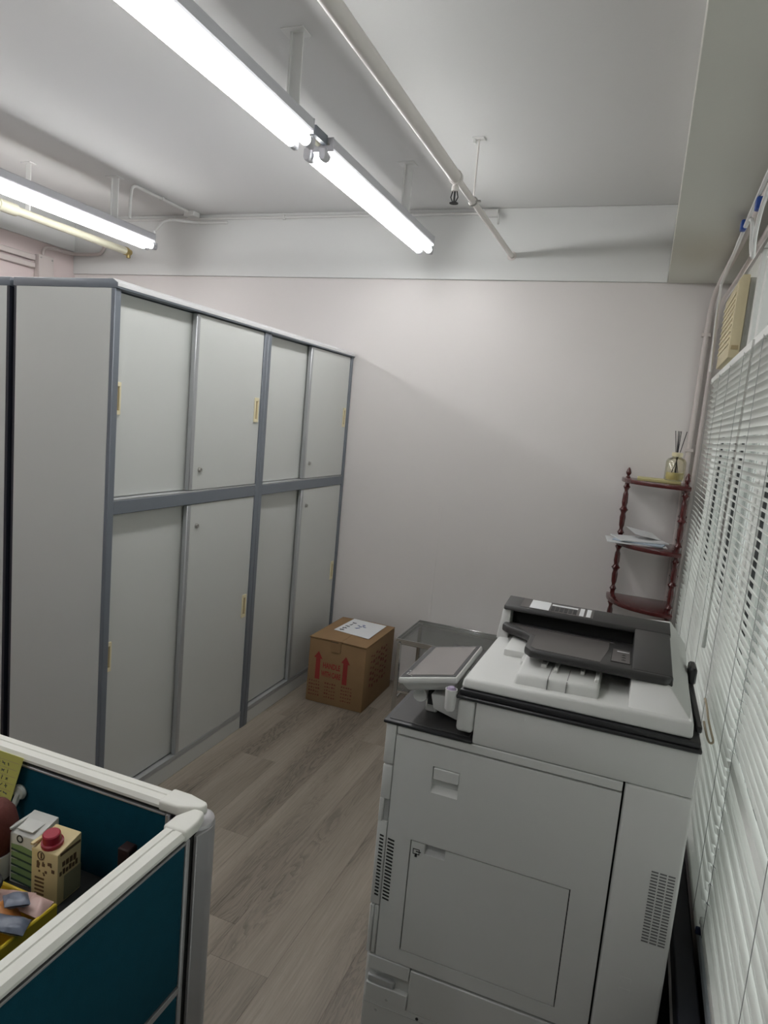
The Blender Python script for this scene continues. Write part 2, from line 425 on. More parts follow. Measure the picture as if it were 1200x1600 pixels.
# ------------------------------------------------------------------ fluorescent lamps
def lamp(name, label, x, y0, y1, hangers, z=2.30, group=None, hz_off=0.03, hd=1):
    t = thing(name, label, 'lamp', (x, (y0+y1)/2, z), 0, group)
    L = y1-y0
    MB().prism([(-0.046, 0.024), (-0.050, 0.029), (-0.050, 0.058), (-0.044, 0.064), (0.044, 0.064), (0.050, 0.058), (0.050, 0.029), (0.046, 0.024)], 'y', -L/2+0.034, L/2-0.034).build('batten', M_lampgrey, t)
    for s in (-1, 1):
        MB().box(-0.0505, 0.0505, s*(L/2-0.030)-0.003, s*(L/2-0.030)+0.003, 0.018, 0.062, bev=0.001, seg=1).build('end_plate', M_lampgrey, t)
        MB().lathe([(0.0035, 0), (0.0035, 0.004)], (-0.034, s*(L/2-0.027), 0.04), 8, (R_(-90*s), 0, 0)).lathe([(0.0035, 0), (0.0035, 0.004)], (0.034, s*(L/2-0.027), 0.04), 8, (R_(-90*s), 0, 0)).build('screw', M_lock, t)
        for q in (-1, 1):
            MB().prism([(q*0.028-0.012, 0.020), (q*0.028+0.012, 0.020), (q*0.028+0.013, -0.004), (q*0.028+0.008, -0.016), (q*0.028-0.008, -0.016), (q*0.028-0.013, -0.004)],
                       'y', s*(L/2-0.005)-0.009, s*(L/2-0.005)+0.009, bev=0.002, seg=1).build('lamp_holder', M_lampgrey, t)
    for q in (-1, 1):
        MB().tube([(q*0.026, -L/2+0.032, 0), (q*0.026, L/2-0.032, 0)], 0.0165, 14).build('tube', M_tube, t)
        for s in (-1, 1):
            MB().tube([(q*0.026, s*(L/2-0.032), 0), (q*0.026, s*(L/2-0.012), 0)], 0.0168, 14).build('tube_cap', M_lampgrey, t)
    for hy in hangers:
        yy = hy-(y0+y1)/2
        hx = hz_off
        h = MB().box(hx-0.019, hx+0.019, yy-0.003, yy+0.003, 0.060, ZC-z-0.004).box(hx-0.019, hx-0.015, yy-0.012, yy+0.003, 0.060, ZC-z-0.004)
        h.build('hanger', M_white, t)
        MB().box(hx-0.045, hx+0.030, yy-0.028, yy+0.028, ZC-z-0.004, ZC-z, bev=0.001, seg=1).build('hanger_plate', M_white, t)
    return t
lamp('fluorescent_lamp', 'twin tube fluorescent lamp running out of the top of the photo', -1.128, 0.80, 2.02, [1.02, 1.89])
l2 = lamp('fluorescent_lamp', 'twin tube fluorescent lamp over the floor, ending in front of the white beam', -1.128, 2.10, 3.31, [2.90])
MB().tube([(-0.005, -0.665, 0.046), (-0.005, -0.575, 0.046)], 0.011, 12).build('link_pipe', M_ypipe, l2)
MB().box(0.014, 0.030, -0.665, -0.58, 0.036, 0.066).build('link_channel', M_trim, l2)
lamp('fluorescent_lamp', 'twin tube fluorescent lamp above the grey cabinets at the left edge', -2.715, 1.97, 3.22, [2.90, 2.10])
lamp('fluorescent_lamp', 'added unseen twin tube fluorescent lamp behind the camera, over the aisle', -1.128, -0.90, 0.32, [-0.7, 0.1])  # unseen lamp added in line with the row to brighten the copier's near side
lamp('fluorescent_lamp', 'added unseen twin tube fluorescent lamp extending the left row, just outside the left photo edge', -2.715, 0.63, 1.87, [0.8, 1.6])  # unseen lamp added for extra light and a stronger cabinet shadow on the wall

# ------------------------------------------------------------------ pipes under the ceiling
t = thing('sprinkler_pipe', 'cream sprinkler pipe under the ceiling with a head and a rod hanger', 'pipe', (-0.742, 1.0, 2.33))
MB().tube([(0, -4.0, 0), (0, 1.43, 0)], 0.021, 16).build('main_pipe', M_pipe, t)
MB().tube([(0, 1.425, 0), (0, 1.445, 0)], [0.025, 0.024], 16).build('coupling', M_pipe, t)
MB().tube([(0, 1.445, 0), (0, 2.525, 0)], 0.0125, 12).build('branch_pipe', M_pipe, t)
MB().lathe([(0.026, 0), (0.022, 0.006)], (0, 2.522, 0), 16, (R_(90), 0, 0)).build('wall_collar', M_pipe, t)
hd = MB().lathe([(0.013, 0), (0.013, 0.016), (0.010, 0.018), (0.010, 0.030)], (0, 1.437, -0.046), 12).build('sprinkler_head', M_pipe, t)
MB().tube([(-0.008, 1.437, -0.046), (-0.013, 1.437, -0.066), (-0.004, 1.437, -0.084)], 0.0022, 6).tube([(0.008, 1.437, -0.046), (0.013, 1.437, -0.066), (0.004, 1.437, -0.084)], 0.0022, 6).tube([(0, 1.437, -0.046), (0, 1.437, -0.084)], 0.0035, 6).build('sprinkler_yoke', M_gasket, hd)
MB().lathe([(0.016, 0), (0.016, 0.002)], (0, 1.437, -0.087), 14).build('deflector', M_gasket, hd)
MB().tube([(0.0, 1.69, 0.0), (0.0, 1.69, 0.225)], 0.0035, 8).build('hanger_rod', M_pipe, t)
MB().box(-0.022, 0.022, 1.672, 1.708, 0.225, 0.23).box(-0.02, -0.012, 1.68, 1.70, 0.212, 0.225).build('hanger_plate', M_white, t)
MB().tube([(0.0165*math.cos(a), 1.69, 0.0165*math.sin(a)) for a in [i*math.pi/6 for i in range(13)]], 0.003, 6).box(-0.004, 0.03, 1.684, 1.696, -0.003, 0.003).build('pipe_clip', M_lock, t)

t = thing('drain_pipe', 'yellowed pipe with a brass end fitting beside the left lamp', 'pipe', (-3.02, 1.0, 2.315))
MB().tube([(0, -4.0, 0), (0, 1.59, 0)], 0.024, 14).build('wide_pipe', M_ypipe, t)
MB().tube([(0, 1.50, 0), (0, 1.60, 0)], 0.029, 14).build('coupling', M_ypipe, t)
MB().tube([(0, 1.60, 0), (0, 2.36, 0)], 0.021, 14).build('narrow_pipe', M_ypipe, t)
MB().tube([(0, 2.355, 0), (0, 2.372, 0), (0, 2.372, 0), (0, 2.40, 0)], [0.024, 0.024, 0.017, 0.017], 14).tube([(0, 2.385, 0.0), (0, 2.385, -0.035)], 0.012, 10).build('end_fitting', M_brass, t)
MB().box(-0.016, 0.016, 1.668, 1.672, 0.02, 0.241).box(-0.03, 0.03, 1.65, 1.69, 0.241, 0.245).build('hanger', M_white, t)

# ------------------------------------------------------------------ conduits
cw = 0.008
t = thing('conduit', 'white conduit running level under the ceiling along the back beam', 'conduit', (-1.7, YB-0.02, 2.535))
MB().tube([(-1.9, 0, 0), (0.85, 0, 0)], cw, 8).build('conduit_tube', M_cond, t)
for xx in (-1.1, -0.35, 0.4): MB().box(xx-0.008, xx+0.008, -0.010, 0.008, -0.012, 0.012, bev=0.002, seg=1).build('saddle_clip', M_cond, t)
MB().tube([(0.85, 0, 0), (0.875, -0.005, -0.005), (0.88, -0.03, -0.06)], 0.006, 8, 1).box(0.80, 0.87, -0.012, 0.008, -0.02, 0.016, bev=0.002, seg=1).build('elbow', M_cond, t)
t = thing('conduit', 'white conduit looping from the left lamp hanger across the ceiling', 'conduit', (-2.66, 2.95, 2.50))
MB().tube([(0.01, 0.02, -0.12), (0.01, 0.02, -0.02), (0.01, 0.03, 0.052), (0.012, 0.12, 0.052), (0.02, 0.54, 0.052)], cw, 8, 2).build('conduit_tube', M_cond, t)
MB().box(0.003, 0.027, 0.25, 0.265, 0.042, 0.06, bev=0.002, seg=1).build('saddle_clip', M_cond, t)
MB().box(-0.01, 0.06, 0.480, 0.540, 0.03, 0.06, bev=0.003, seg=1).build('junction_box', M_cond, t)
t = thing('conduit', 'short curved white conduit between the left lamp and the beam', 'conduit', (-2.75, 3.20, 2.36))
MB().tube([(0.10, -0.04, 0.005), (0.10, 0.05, 0.10), (0.10, 0.25, 0.140), (0.16, 0.30, 0.150), (0.33, 0.306, 0.150)], cw, 8, 2).build('conduit_tube', M_cond, t)
t = thing('conduit', 'pinkish conduit bending up from the junction box in the far left corner', 'conduit', (XL+0.012, 3.27, 2.262))
MB().tube([(0.0, 0, 0), (0.0, 0, 0.035), (0.0, 0.03, 0.060), (0.0, 0.20, 0.066), (0.02, 0.236, 0.068), (0.19, 0.236, 0.068), (0.23, 0.236, 0.075), (0.26, 0.236, 0.13)], 0.010, 8, 2).build('conduit_tube', M_pcond, t)
bx = MB().box(-0.011, 0.032, -0.055, 0.055, -0.15, 0.0, bev=0.003, seg=1).build('junction_box', M_pcond, t)
for yy in (-0.042, 0.042): MB().lathe([(0.005, 0), (0.005, 0.003)], (0.032, yy, -0.018), 8, (0, R_(90), 0)).build('screw', M_lock, bx)
t = thing('trunking', 'pink painted cable trunkings along the left wall at the photo edge', 'trunking', (XL+0.02, 2.6, 2.235))
for zz in (0.0, -0.045): MB().box(-0.02, 0.012, -1.5, 0.60, zz-0.016, zz+0.016, bev=0.003, seg=1).build('trunking_channel', M_pcond, t)

# ------------------------------------------------------------------ sliding door cabinets
CW, CD, CH = 0.910, 0.415, 1.815
def cabinet(label, loc):
    t = thing('sliding_door_cabinet', label, 'cabinet', loc, 0, 'sliding door cabinets')
    b = MB()
    for y in (0.0, CW-0.018): b.box(-CD+0.0101, -0.016, y, y+0.018, 0.0, CH-0.028)
    MB().box(-CD-0.001, -CD+0.01, 0.001, CW-0.001, 0.002, CH-0.0285).build('back_board', M_navy, t, smooth=False)  # navy colour stands in for shade in the gap between cabinet backs
    b.box(-CD+0.01, -0.06, 0.018, CW-0.018, 0.06, 0.078)
    b.box(-CD+0.01, -0.06, 0.018, CW-0.018, 1.095, 1.113)
    b.build('carcass', M_cab, t, smooth=False)
    MB().prism([(-CD-0.004, CH-0.028), (-CD-0.004, CH), (-0.012, CH), (0.008, CH-0.012), (0.008, CH-0.028)], 'y', -0.001, CW+0.001, bev=0.002, seg=2).build('top_cap', M_trim, t)
    MB().prism([(-0.030, CH), (-0.030, CH+0.0015), (-0.012, CH+0.0015), (0.0095, CH-0.011), (0.0095, CH-0.022), (0.008, CH-0.022), (0.008, CH-0.012), (-0.012, CH)], 'y', -0.0005, CW+0.0005).build('cap_glare_strip', M_cap_glare, t)  # pale strip paints the lamp glare along the cap's front bevel
    for y0, y1 in ((-0.001, 0.026), (CW-0.026, CW+0.001)):
        MB().box(-0.016, 0.0, y0, y1, 0.0, CH-0.028, bev=0.002, seg=1).build('stile', M_trim, t)
    MB().box(-0.05, -0.002, 0.026, CW-0.026, 1.082, 1.128, bev=0.002, seg=1).build('middle_rail', M_trim, t)
    MB().box(-0.05, -0.004, 0.026, CW-0.026, 0.0, 0.062, bev=0.002, seg=1).build('plinth', M_cab, t)
    MB().box(-0.052, -0.003, 0.026, CW-0.026, 0.062, 0.078, bev=0.002, seg=1).box(-0.022, -0.003, 0.026, CW-0.026, 0.078, 0.082).build('lower_track', M_track, t)
    MB().box(-0.050, -0.003, 0.026, CW-0.026, 1.128, 1.134, bev=0.001, seg=1).build('upper_track', M_track, t)
    for z0, z1, hz, lz in ((0.083, 1.080, 0.59, 0.995), (1.136, CH-0.032, 1.455, 1.212)):
        for q, (y0, y1, x0) in enumerate(((0.027, 0.470, -0.048), (0.424, CW-0.027, -0.024))):
            dr = MB().box(x0, x0+0.018, y0, y1, z0, z1, bev=0.0012, seg=1).build('sliding_door', M_cab, t)
            ye = y0 if q else y1
            MB().box(x0+0.001, x0+0.021, ye-0.011, ye+0.011, z0, z1, bev=0.002, seg=1).build('edge_profile', M_track, dr)
            hy = y0+0.026 if q == 0 else y1-0.030
            xs = x0+0.018
            MB().box(xs-0.002, xs+0.005, hy-0.015, hy+0.015, hz-0.052, hz-0.038, bev=0.001, seg=1).box(xs-0.002, xs+0.005, hy-0.015, hy+0.015, hz+0.038, hz+0.052, bev=0.001, seg=1) \
                .box(xs-0.002, xs+0.005, hy-0.015, hy-0.008, hz-0.039, hz+0.039, bev=0.001, seg=1).box(xs-0.002, xs+0.005, hy+0.008, hy+0.015, hz-0.039, hz+0.039, bev=0.001, seg=1).build('door_pull', M_cream, dr)
            MB().box(xs-0.002, xs+0.001, hy-0.008, hy+0.008, hz-0.038, hz+0.038).build('pull_recess', M_creamd, dr)
            if q:
                ly = y0+0.052
                MB().lathe([(0.010, 0), (0.010, 0.003), (0.0075, 0.004), (0.0075, 0.009), (0.005, 0.009)], (xs, ly, lz), 14, (0, R_(90), 0)).box(xs+0.009, xs+0.010, ly-0.001, ly+0.001, lz-0.005, lz+0.005).build('lock', M_lock, dr)
    return t
c1 = cabinet('grey two-tier sliding door cabinet with blue-grey trim, nearest to the camera', (-1.56, 1.700, 0))
c2 = copy_tree(c1); c2.location = (-1.56, 2.6135, 0)
c2['label'] = 'grey two-tier sliding door cabinet standing between its twin and the back wall'
c3 = copy_tree(c1); c3.location = (-1.998-CD, 1.700+CW, 0.0); c3.rotation_euler = (0, 0, math.pi)
c3['label'] = 'grey cabinet cut by the left photo edge, back to back with the others'

# ------------------------------------------------------------------ cardboard box
t = thing('cardboard_box', 'brown cardboard box with red arrows and a paper sheet on top', 'box', (-1.302, 3.24, 0))
bw, bd, bh = 0.157, 0.205, 0.338
MB().hexa([(-bw, -bd, 0), (bw, -bd, 0), (bw, bd, 0), (-bw, bd, 0)], [(-bw+0.002, -bd, bh-0.004), (bw, -bd, bh-0.004), (bw, bd, bh-0.004), (-bw+0.002, bd, bh-0.004)], bev=0.004, seg=2).build('carton_body', M_card, t)
MB().hexa([(-bw-0.001, -bd-0.002, bh-0.002), (-0.001, -bd-0.001, bh+0.001), (-0.001, bd, bh+0.001), (-bw, bd, bh-0.002)], [(-bw-0.001, -bd-0.002, bh+0.002), (-0.001, -bd-0.001, bh+0.006), (-0.001, bd, bh+0.006), (-bw, bd, bh+0.002)]).build('top_flap', M_card, t)
MB().hexa([(0.001, -bd-0.001, bh+0.001), (bw+0.001, -bd-0.003, bh-0.002), (bw, bd, bh-0.002), (0.001, bd, bh+0.001)], [(0.001, -bd-0.001, bh+0.006), (bw+0.001, -bd-0.003, bh+0.002), (bw, bd, bh+0.002), (0.001, bd, bh+0.006)]).build('top_flap', M_card, t)
MB().box(-0.035, 0.02, -bd-0.0035, -bd+0.002, bh-0.055, bh+0.006).box(-0.035, 0.02, -bd-0.003, -0.02, bh+0.005, bh+0.0066).build('tape_strip', M_card, t)
MB().prism([(-0.035, -bd-0.004), (0.005, -bd-0.004), (0.006, -bd-0.002), (-0.034, -bd-0.002)], 'z', bh-0.004, bh-0.001).build('torn_edge', M_gap, t)
PAP = [(-0.095, -0.050), (0.117, -0.085), (0.116, 0.180), (-0.083, 0.195)]
ps = MB().hexa([(PA[0], PA[1], bh+0.0068) for PA in PAP], [(PA[0], PA[1], bh+0.0078) for PA in PAP]).build('paper_sheet', M_paper, t)
random.seed(11)
def scribble(pts, rad, m, half):
    q = MB()
    for cx, cy, n in pts:
        for k_ in range(n):
            a_ = random.uniform(0, 6.28); l_ = random.uniform(0.5, 1.0)*half
            q.tube([(cx-math.cos(a_)*l_+random.uniform(-.004, .004), cy-math.sin(a_)*l_, bh+0.0079), (cx+random.uniform(-.003, .003), cy+random.uniform(-.003, .003), bh+0.0079), (cx+math.cos(a_)*l_, cy+math.sin(a_)*l_+random.uniform(-.004, .004), bh+0.0079)], rad, 4)
    q.build('handwriting', m, ps)
scribble([(-0.062, -0.025, 3), (-0.060, 0.010, 4), (-0.056, 0.045, 4), (-0.052, 0.082, 4), (-0.048, 0.118, 4)], 0.0018, M_inkb, 0.014)
scribble([(0.000, 0.045, 4), (0.005, 0.075, 4), (0.012, 0.105, 4), (0.024, 0.080, 3), (-0.012, 0.090, 3)], 0.0013, M_ink, 0.013)
yf = -bd-0.0006
for xa in (-0.100, 0.052):
    MB().prism([(xa-0.013, 0.125), (xa+0.013, 0.125), (xa+0.012, 0.235), (xa+0.024, 0.232), (xa, 0.272), (xa-0.024, 0.238), (xa-0.012, 0.235)], 'y', yf-0.0004, yf).build('arrow_print', M_red, t)
text('lettering', 'HANDLE', 0.040, M_red, t, (-0.024, yf, 0.203), (R_(90), 0, 0), 0.62, bold=0.0012)
text('lettering', 'WITH CARE', 0.040, M_red, t, (-0.024, yf, 0.158), (R_(90), 0, 0), 0.50, bold=0.0012)
sm = MB(); random.seed(3)
for cx in (-0.115, -0.027, 0.065):
    for i in range(5):
        z = 0.108-i*0.018
        for j in range(5):
            w = random.uniform(0.004, 0.010)
            xx = cx-0.028+j*0.013
            sm.box(xx, xx+w, yf-0.0003, yf, z, z+random.uniform(0.004, 0.009))
stuff(sm.build('small_print', M_redd, t))
sm = MB()
xf = bw+0.0006
for i in range(6):
    for j in range(7):
        y = -0.13+j*0.035; z = 0.27-i*0.032-(0.01 if j % 2 else 0)
        sm.box(xf, xf+0.0003, y, y+random.uniform(0.012, 0.028), z, z+random.uniform(0.006, 0.018))
stuff(sm.build('small_print', M_redd, t))

# ------------------------------------------------------------------ glass side table
t = thing('glass_side_table', 'low chrome side table with a glass top against the back wall', 'table', (-0.715, 3.325, 0))
tw, td, th = 0.300, 0.175, 0.388
for sx in (-1, 1):
    for sy in (-1, 1):
        MB().box(sx*tw-0.010, sx*tw+0.010, sy*td-0.010, sy*td+0.010, 0.0, th-0.022, bev=0.002, seg=1).build('leg', M_chrome, t)
for sy in (-1, 1):
    MB().box(-tw+0.010, tw-0.010, sy*td-0.008, sy*td+0.008, th-0.030, th-0.014, bev=0.002, seg=1).build('top_rail', M_chrome, t)
    MB().box(-tw+0.010, tw-0.010, sy*td-0.006, sy*td+0.006, 0.105, 0.119, bev=0.002, seg=1).build('lower_rail', M_chrome, t)
for sx in (-1, 1):
    MB().box(sx*tw-0.008, sx*tw+0.008, -td+0.010, td-0.010, th-0.030, th-0.014, bev=0.002, seg=1).build('top_rail', M_chrome, t)
    MB().box(sx*tw-0.006, sx*tw+0.006, -td+0.010, td-0.010, 0.055, 0.069, bev=0.002, seg=1).build('lower_rail', M_chrome, t)
MB().box(-tw-0.012, tw+0.012, -td-0.012, td+0.012, th-0.012, th-0.002, bev=0.002, seg=1).build('glass_top', M_tglass, t)
for (x0, x1, y0, y1) in ((-tw-0.014, tw+0.014, -td-0.016, -td-0.011), (-tw-0.014, tw+0.014, td+0.011, td+0.016), (-tw-0.016, -tw-0.011, -td-0.011, td+0.011), (tw+0.011, tw+0.016, -td-0.011, td+0.011)):
    MB().box(x0, x1, y0, y1, th-0.014, th, bev=0.001, seg=1).build('edge_strip', M_chrome, t)
MB().box(-tw+0.006, tw-0.006, -td+0.006, td-0.006, 0.118, 0.126, bev=0.001, seg=1).build('glass_shelf', M_tglass, t)

# ------------------------------------------------------------------ mahogany corner shelf
t = thing('corner_shelf', 'mahogany corner whatnot with turned posts beside the window blinds', 'shelf', (0.205, 3.495, 0))
RAD = 0.285
def quarter(rad, z0, z1):
    pts = [(0.010, 0.002), (-rad, 0.002)]
    for i in range(1, 13):
        a = i/13*math.pi/2
        e = 0.86
        pts.append((-rad*math.cos(a)**e*1.0 + 0.0, -(rad)*math.sin(a)**e))
    pts.append((0.010, -rad))
    return MB().prism(pts, 'z', z0, z1, bev=0.004, seg=2)
SZ = [0.13, 0.42, 0.712, 0.990, 1.285]
for z in SZ: quarter(RAD, z-0.010, z+0.010).build('shelf_board', M_mahog, t)
def post_prof(z0, z1):
    h = z1-z0; P = []
    for i in range(33):
        q = i/32
        rr = 0.0108 + 0.004*math.sin(q*math.pi)**2
        for c in (0.10, 0.5, 0.90):
            rr += 0.0065*math.exp(-((q-c)/0.018)**2)
        for c in (0.17, 0.43, 0.57, 0.83): rr -= 0.004*math.exp(-((q-c)/0.03)**2)
        P.append((rr, z0+q*h))
    return P
for px, py in ((-RAD+0.028, -0.012), (-0.0075, -RAD+0.028), (0.0065, -0.014)):
    prof = [(0.011, 0.0)]
    zs = [0.0] + SZ
    for a, b in zip(zs[:-1], zs[1:]): prof += post_prof(a+0.010 if a else 0.004, b-0.010) + [(0.012, b)]
    MB().lathe(prof, (px, py, 0), 12).build('post', M_mahog, t)
    MB().lathe([(0.012, 1.295), (0.008, 1.300), (0.006, 1.304), (0.012, 1.314), (0.0125, 1.320), (0.008, 1.334), (0.002, 1.343)], (px, py, 0), 12).build('finial', M_mahog, t)
zt = 1.2952
tag(MB().box(-0.215, -0.03, -0.19, -0.03, 0, 0.012, bev=0.002, seg=1).build('flat_box', mat('pale_yellow_card', (0.55, 0.50, 0.24), 0.6), None, loc=(0.205, 3.495, zt)), 'flat pale yellow box lying on the top of the corner shelf', 'box')
DS = 1.30
t = thing('reed_diffuser', 'glass reed diffuser with dark reeds on the top of the corner shelf', 'diffuser', (0.146, 3.375, zt+0.0121))
def sc_(pr): return [(a_*DS, b_*DS) for a_, b_ in pr]
MB().lathe(sc_([(0.030, 0), (0.0335, 0.004), (0.0335, 0.066), (0.028, 0.076), (0.015, 0.082), (0.014, 0.088)]), n=20).build('bottle', M_bottle, t)
MB().lathe(sc_([(0.027, 0.004), (0.0285, 0.008), (0.0285, 0.026), (0.027, 0.028)]), n=18).build('oil', M_oil, t)
MB().lathe(sc_([(0.017, 0.084), (0.018, 0.086), (0.018, 0.098), (0.007, 0.099)]), n=18).build('collar', M_cream, t)
for dx, dy in ((-0.022, 0.0), (-0.010, 0.004), (0.002, -0.002), (0.026, 0.004), (-0.004, 0.01)):
    MB().tube([(-dx*0.8, -dy*0.5, 0.012), (dx*0.3, dy*0.2, 0.12), (dx, dy, 0.225)], 0.0019, 6).build('reed', M_reed, t)
zs_ = 1.0002
for i, (dx, dy, rz, w, l, m, lb) in enumerate([
    (-0.185, -0.125, 6, 0.26, 0.18, M_paper, 'white sheet at the bottom of the paper stack on the corner shelf'),
    (-0.165, -0.128, -10, 0.22, 0.15, M_paperb, 'pale blue leaflet in the middle of the paper stack on the corner shelf'),
    (-0.170, -0.110, 20, 0.22, 0.16, M_paper, 'white folded leaflet at the top of the paper stack, sticking out left')]):
    z = zs_ + i*0.0065
    o = MB().box(-w/2, w/2, -l/2, l/2, 0, 0.006, bev=0.001, seg=1).build('paper_sheet', m, None, loc=(0.205+dx, 3.495+dy, z))
    o.rotation_euler = (0, 0, R_(rz))
    tag(o, lb, 'paper')
o = MB().box(-0.07, 0.07, -0.05, 0.05, 0, 0.001).build('paper_sheet', M_paper, None, loc=(0.052, 3.422, 1.0415))
o.rotation_euler = (R_(12), R_(10), R_(30))
tag(o, 'curled white sheet tilted on top of the leaflets on the corner shelf', 'paper')

# ------------------------------------------------------------------ photocopier
YN = 1.30
t = thing('photocopier', 'large light grey office photocopier with a black document feeder', 'photocopier', (0, YN, 0))
XA, XB = -0.431, 0.168
DEP = 0.585
MB().box(XA+0.006, XB-0.006, 0.0225, DEP, 0.035, 0.832).build('inner_body', M_gap, t, smooth=False)
for cx in (-0.36, 0.10):
    for cy in (0.08, 0.50): MB().lathe([(0.022, 0), (0.026, 0.006), (0.026, 0.028), (0.018, 0.036)], (cx, cy, 0), 14).build('foot', M_black, t)
P = M_prn
# front skin (faces -x), seen edge-on, and back skins
MB().box(XA, XA+0.012, 0.016, DEP-0.01, 0.295, 0.832, bev=0.005, seg=2).build('front_cover', P, t)
MB().box(XA, XA+0.012, 0.016, DEP-0.01, 0.04, 0.288, bev=0.004, seg=2).build('paper_drawer_front', P, t)
MB().box(XB-0.012, XB, 0.016, DEP, 0.04, 0.832, bev=0.004, seg=2).build('rear_cover', P, t)
# front edge panels on the near side
MB().box(-0.431, -0.4075, 0.0, 0.022, 0.742, 0.8325, bev=0.004, seg=2).build('corner_panel', P, t)
cp = MB().box(-0.430, -0.4075, 0.0, 0.022, 0.662, 0.7395, bev=0.003, seg=2).box(-0.430, -0.4205, 0.0, 0.022, 0.608, 0.664, bev=0.002, seg=1).box(-0.4225, -0.4075, 0.009, 0.022, 0.606, 0.664).box(-0.430, -0.4075, 0.0, 0.022, 0.414, 0.610, bev=0.003, seg=2).build('corner_panel', P, t)
MB().box(-0.4205, -0.4085, 0.006, 0.0095, 0.610, 0.661).build('grip_recess', M_prn2, cp)
vs = MB()
for i in range(18):
    z = 0.437+i*0.0082
    vs.prism([(-0.4215, z), (-0.4125, z-0.0012), (-0.4125, z+0.0026), (-0.4215, z+0.0038)], 'y', -0.0006, 0.004)
stuff(vs.build('vent_slots', M_gap, cp))
MB().box(-0.429, -0.4195, 0.0, 0.020, 0.296, 0.4115, bev=0.002, seg=1).build('corner_panel', P, t)
MB().box(-0.4185, -0.4085, 0.001, 0.020, 0.296, 0.4115, bev=0.002, seg=1).build('corner_panel', P, t)
# right door with latch and manual feed tray
door = MB()
TX0, TX1, TZ0, TZ1 = -0.352, -0.020, 0.3285, 0.589
DX0, DX1, DZ0, DZ1 = -0.4055, 0.0465, 0.2955, 0.8105
LX0, LX1, LZ0, LZ1 = -0.320, -0.263, 0.706, 0.764
def ring(b, x0, x1, z0, z1, y0, y1):
    """fill a rectangle with boxes around holes"""
    b.box(x0, x1, y0, y1, z0, z1)
# door face split round the tray and the latch recess
dv = MB()
def facegrid(b, xs, zs, holes, yf, yb):
    V = {}
    def v(x, z, y):
        kx = (round(x, 5), round(z, 5), y)
        if kx not in V: V[kx] = b.bm.verts.new((x, y, z))
        return V[kx]
    def inh(x, z): return any(h[0]-1e-6 <= x <= h[1]+1e-6 and h[2]-1e-6 <= z <= h[3]+1e-6 for h in holes)
    nx, nz = len(xs)-1, len(zs)-1
    cell = lambda i, j: 0 <= i < nx and 0 <= j < nz and not inh((xs[i]+xs[i+1])/2, (zs[j]+zs[j+1])/2)
    for i in range(nx):
        for j in range(nz):
            if not cell(i, j): continue
            x0, x1, z0, z1 = xs[i], xs[i+1], zs[j], zs[j+1]
            b.bm.faces.new((v(x0, z0, yf), v(x1, z0, yf), v(x1, z1, yf), v(x0, z1, yf)))
            b.bm.faces.new((v(x0, z0, yb), v(x0, z1, yb), v(x1, z1, yb), v(x1, z0, yb)))
            if not cell(i-1, j): b.bm.faces.new((v(x0, z0, yf), v(x0, z1, yf), v(x0, z1, yb), v(x0, z0, yb)))
            if not cell(i+1, j): b.bm.faces.new((v(x1, z0, yf), v(x1, z0, yb), v(x1, z1, yb), v(x1, z1, yf)))
            if not cell(i, j-1): b.bm.faces.new((v(x0, z0, yf), v(x0, z0, yb), v(x1, z0, yb), v(x1, z0, yf)))
            if not cell(i, j+1): b.bm.faces.new((v(x0, z1, yf), v(x1, z1, yf), v(x1, z1, yb), v(x0, z1, yb)))
facegrid(dv, [DX0, TX0, LX0, LX1, TX1, DX1], [DZ0, TZ0, TZ1, LZ0, LZ1, DZ1], [(TX0, TX1, TZ0, TZ1), (LX0, LX1, LZ0, LZ1)], 0.0, 0.020)
dr = dv.build('side_door', P, t, smooth=False)
# latch: upper flap, scooped lower half
MB().box(LX0+0.0015, LX1-0.0005, -0.001, 0.010, LZ0+0.030, LZ1-0.0015, bev=0.002, seg=1).build('latch_flap', P, dr)
MB().prism([(0.0005, LZ0), (0.012, LZ0+0.012), (0.012, LZ1), (0.016, LZ1), (0.016, LZ0)], 'x', LX0, LX1).build('latch_recess', P, dr)
tv = MB()
nx0, nx1 = -0.320, -0.275
facegrid(tv, [TX0+0.0022, nx0, nx1, TX1-0.0022], [TZ0+0.0022, TZ1-0.024, TZ1-0.0022], [(nx0, nx1, TZ1-0.024, TZ1)], 0.0004, 0.011)
tr = tv.build('manual_feed_tray', P, dr, smooth=False)
MB().prism([(0.001, TZ1-0.024), (0.010, TZ1-0.016), (0.010, TZ1-0.001), (0.016, TZ1-0.001), (0.016, TZ1-0.024)], 'x', nx0, nx1).build('tray_grip', M_prn2, dr)
MB().box(-0.345, -0.330, -0.0002, 0.0006, 0.570, 0.5715).box(-0.345, -0.3435, -0.0002, 0.0006, 0.559, 0.5715).box(-0.3315, -0.330, -0.0002, 0.0006, 0.559, 0.5715) \
    .box(-0.345, -0.330, -0.0002, 0.0006, 0.559, 0.5605).box(-0.338, -0.327, -0.0002, 0.0006, 0.565, 0.567).box(-0.340, -0.335, -0.0002, 0.0006, 0.553, 0.561).build('tray_icon', M_gap, dr)
vs = MB()
for i in range(18):
    z = 0.434+i*0.0082
    vs.prism([(-0.4025, z), (-0.3875, z-0.0022), (-0.3875, z+0.0016), (-0.4025, z+0.0038)], 'y', -0.0006, 0.004)
stuff(vs.build('vent_slots', M_gap, dr))
MB().box(-0.4055, 0.0465, 0.0, 0.020, 0.8136, 0.8325, bev=0.002, seg=1).build('top_strip', P, t)
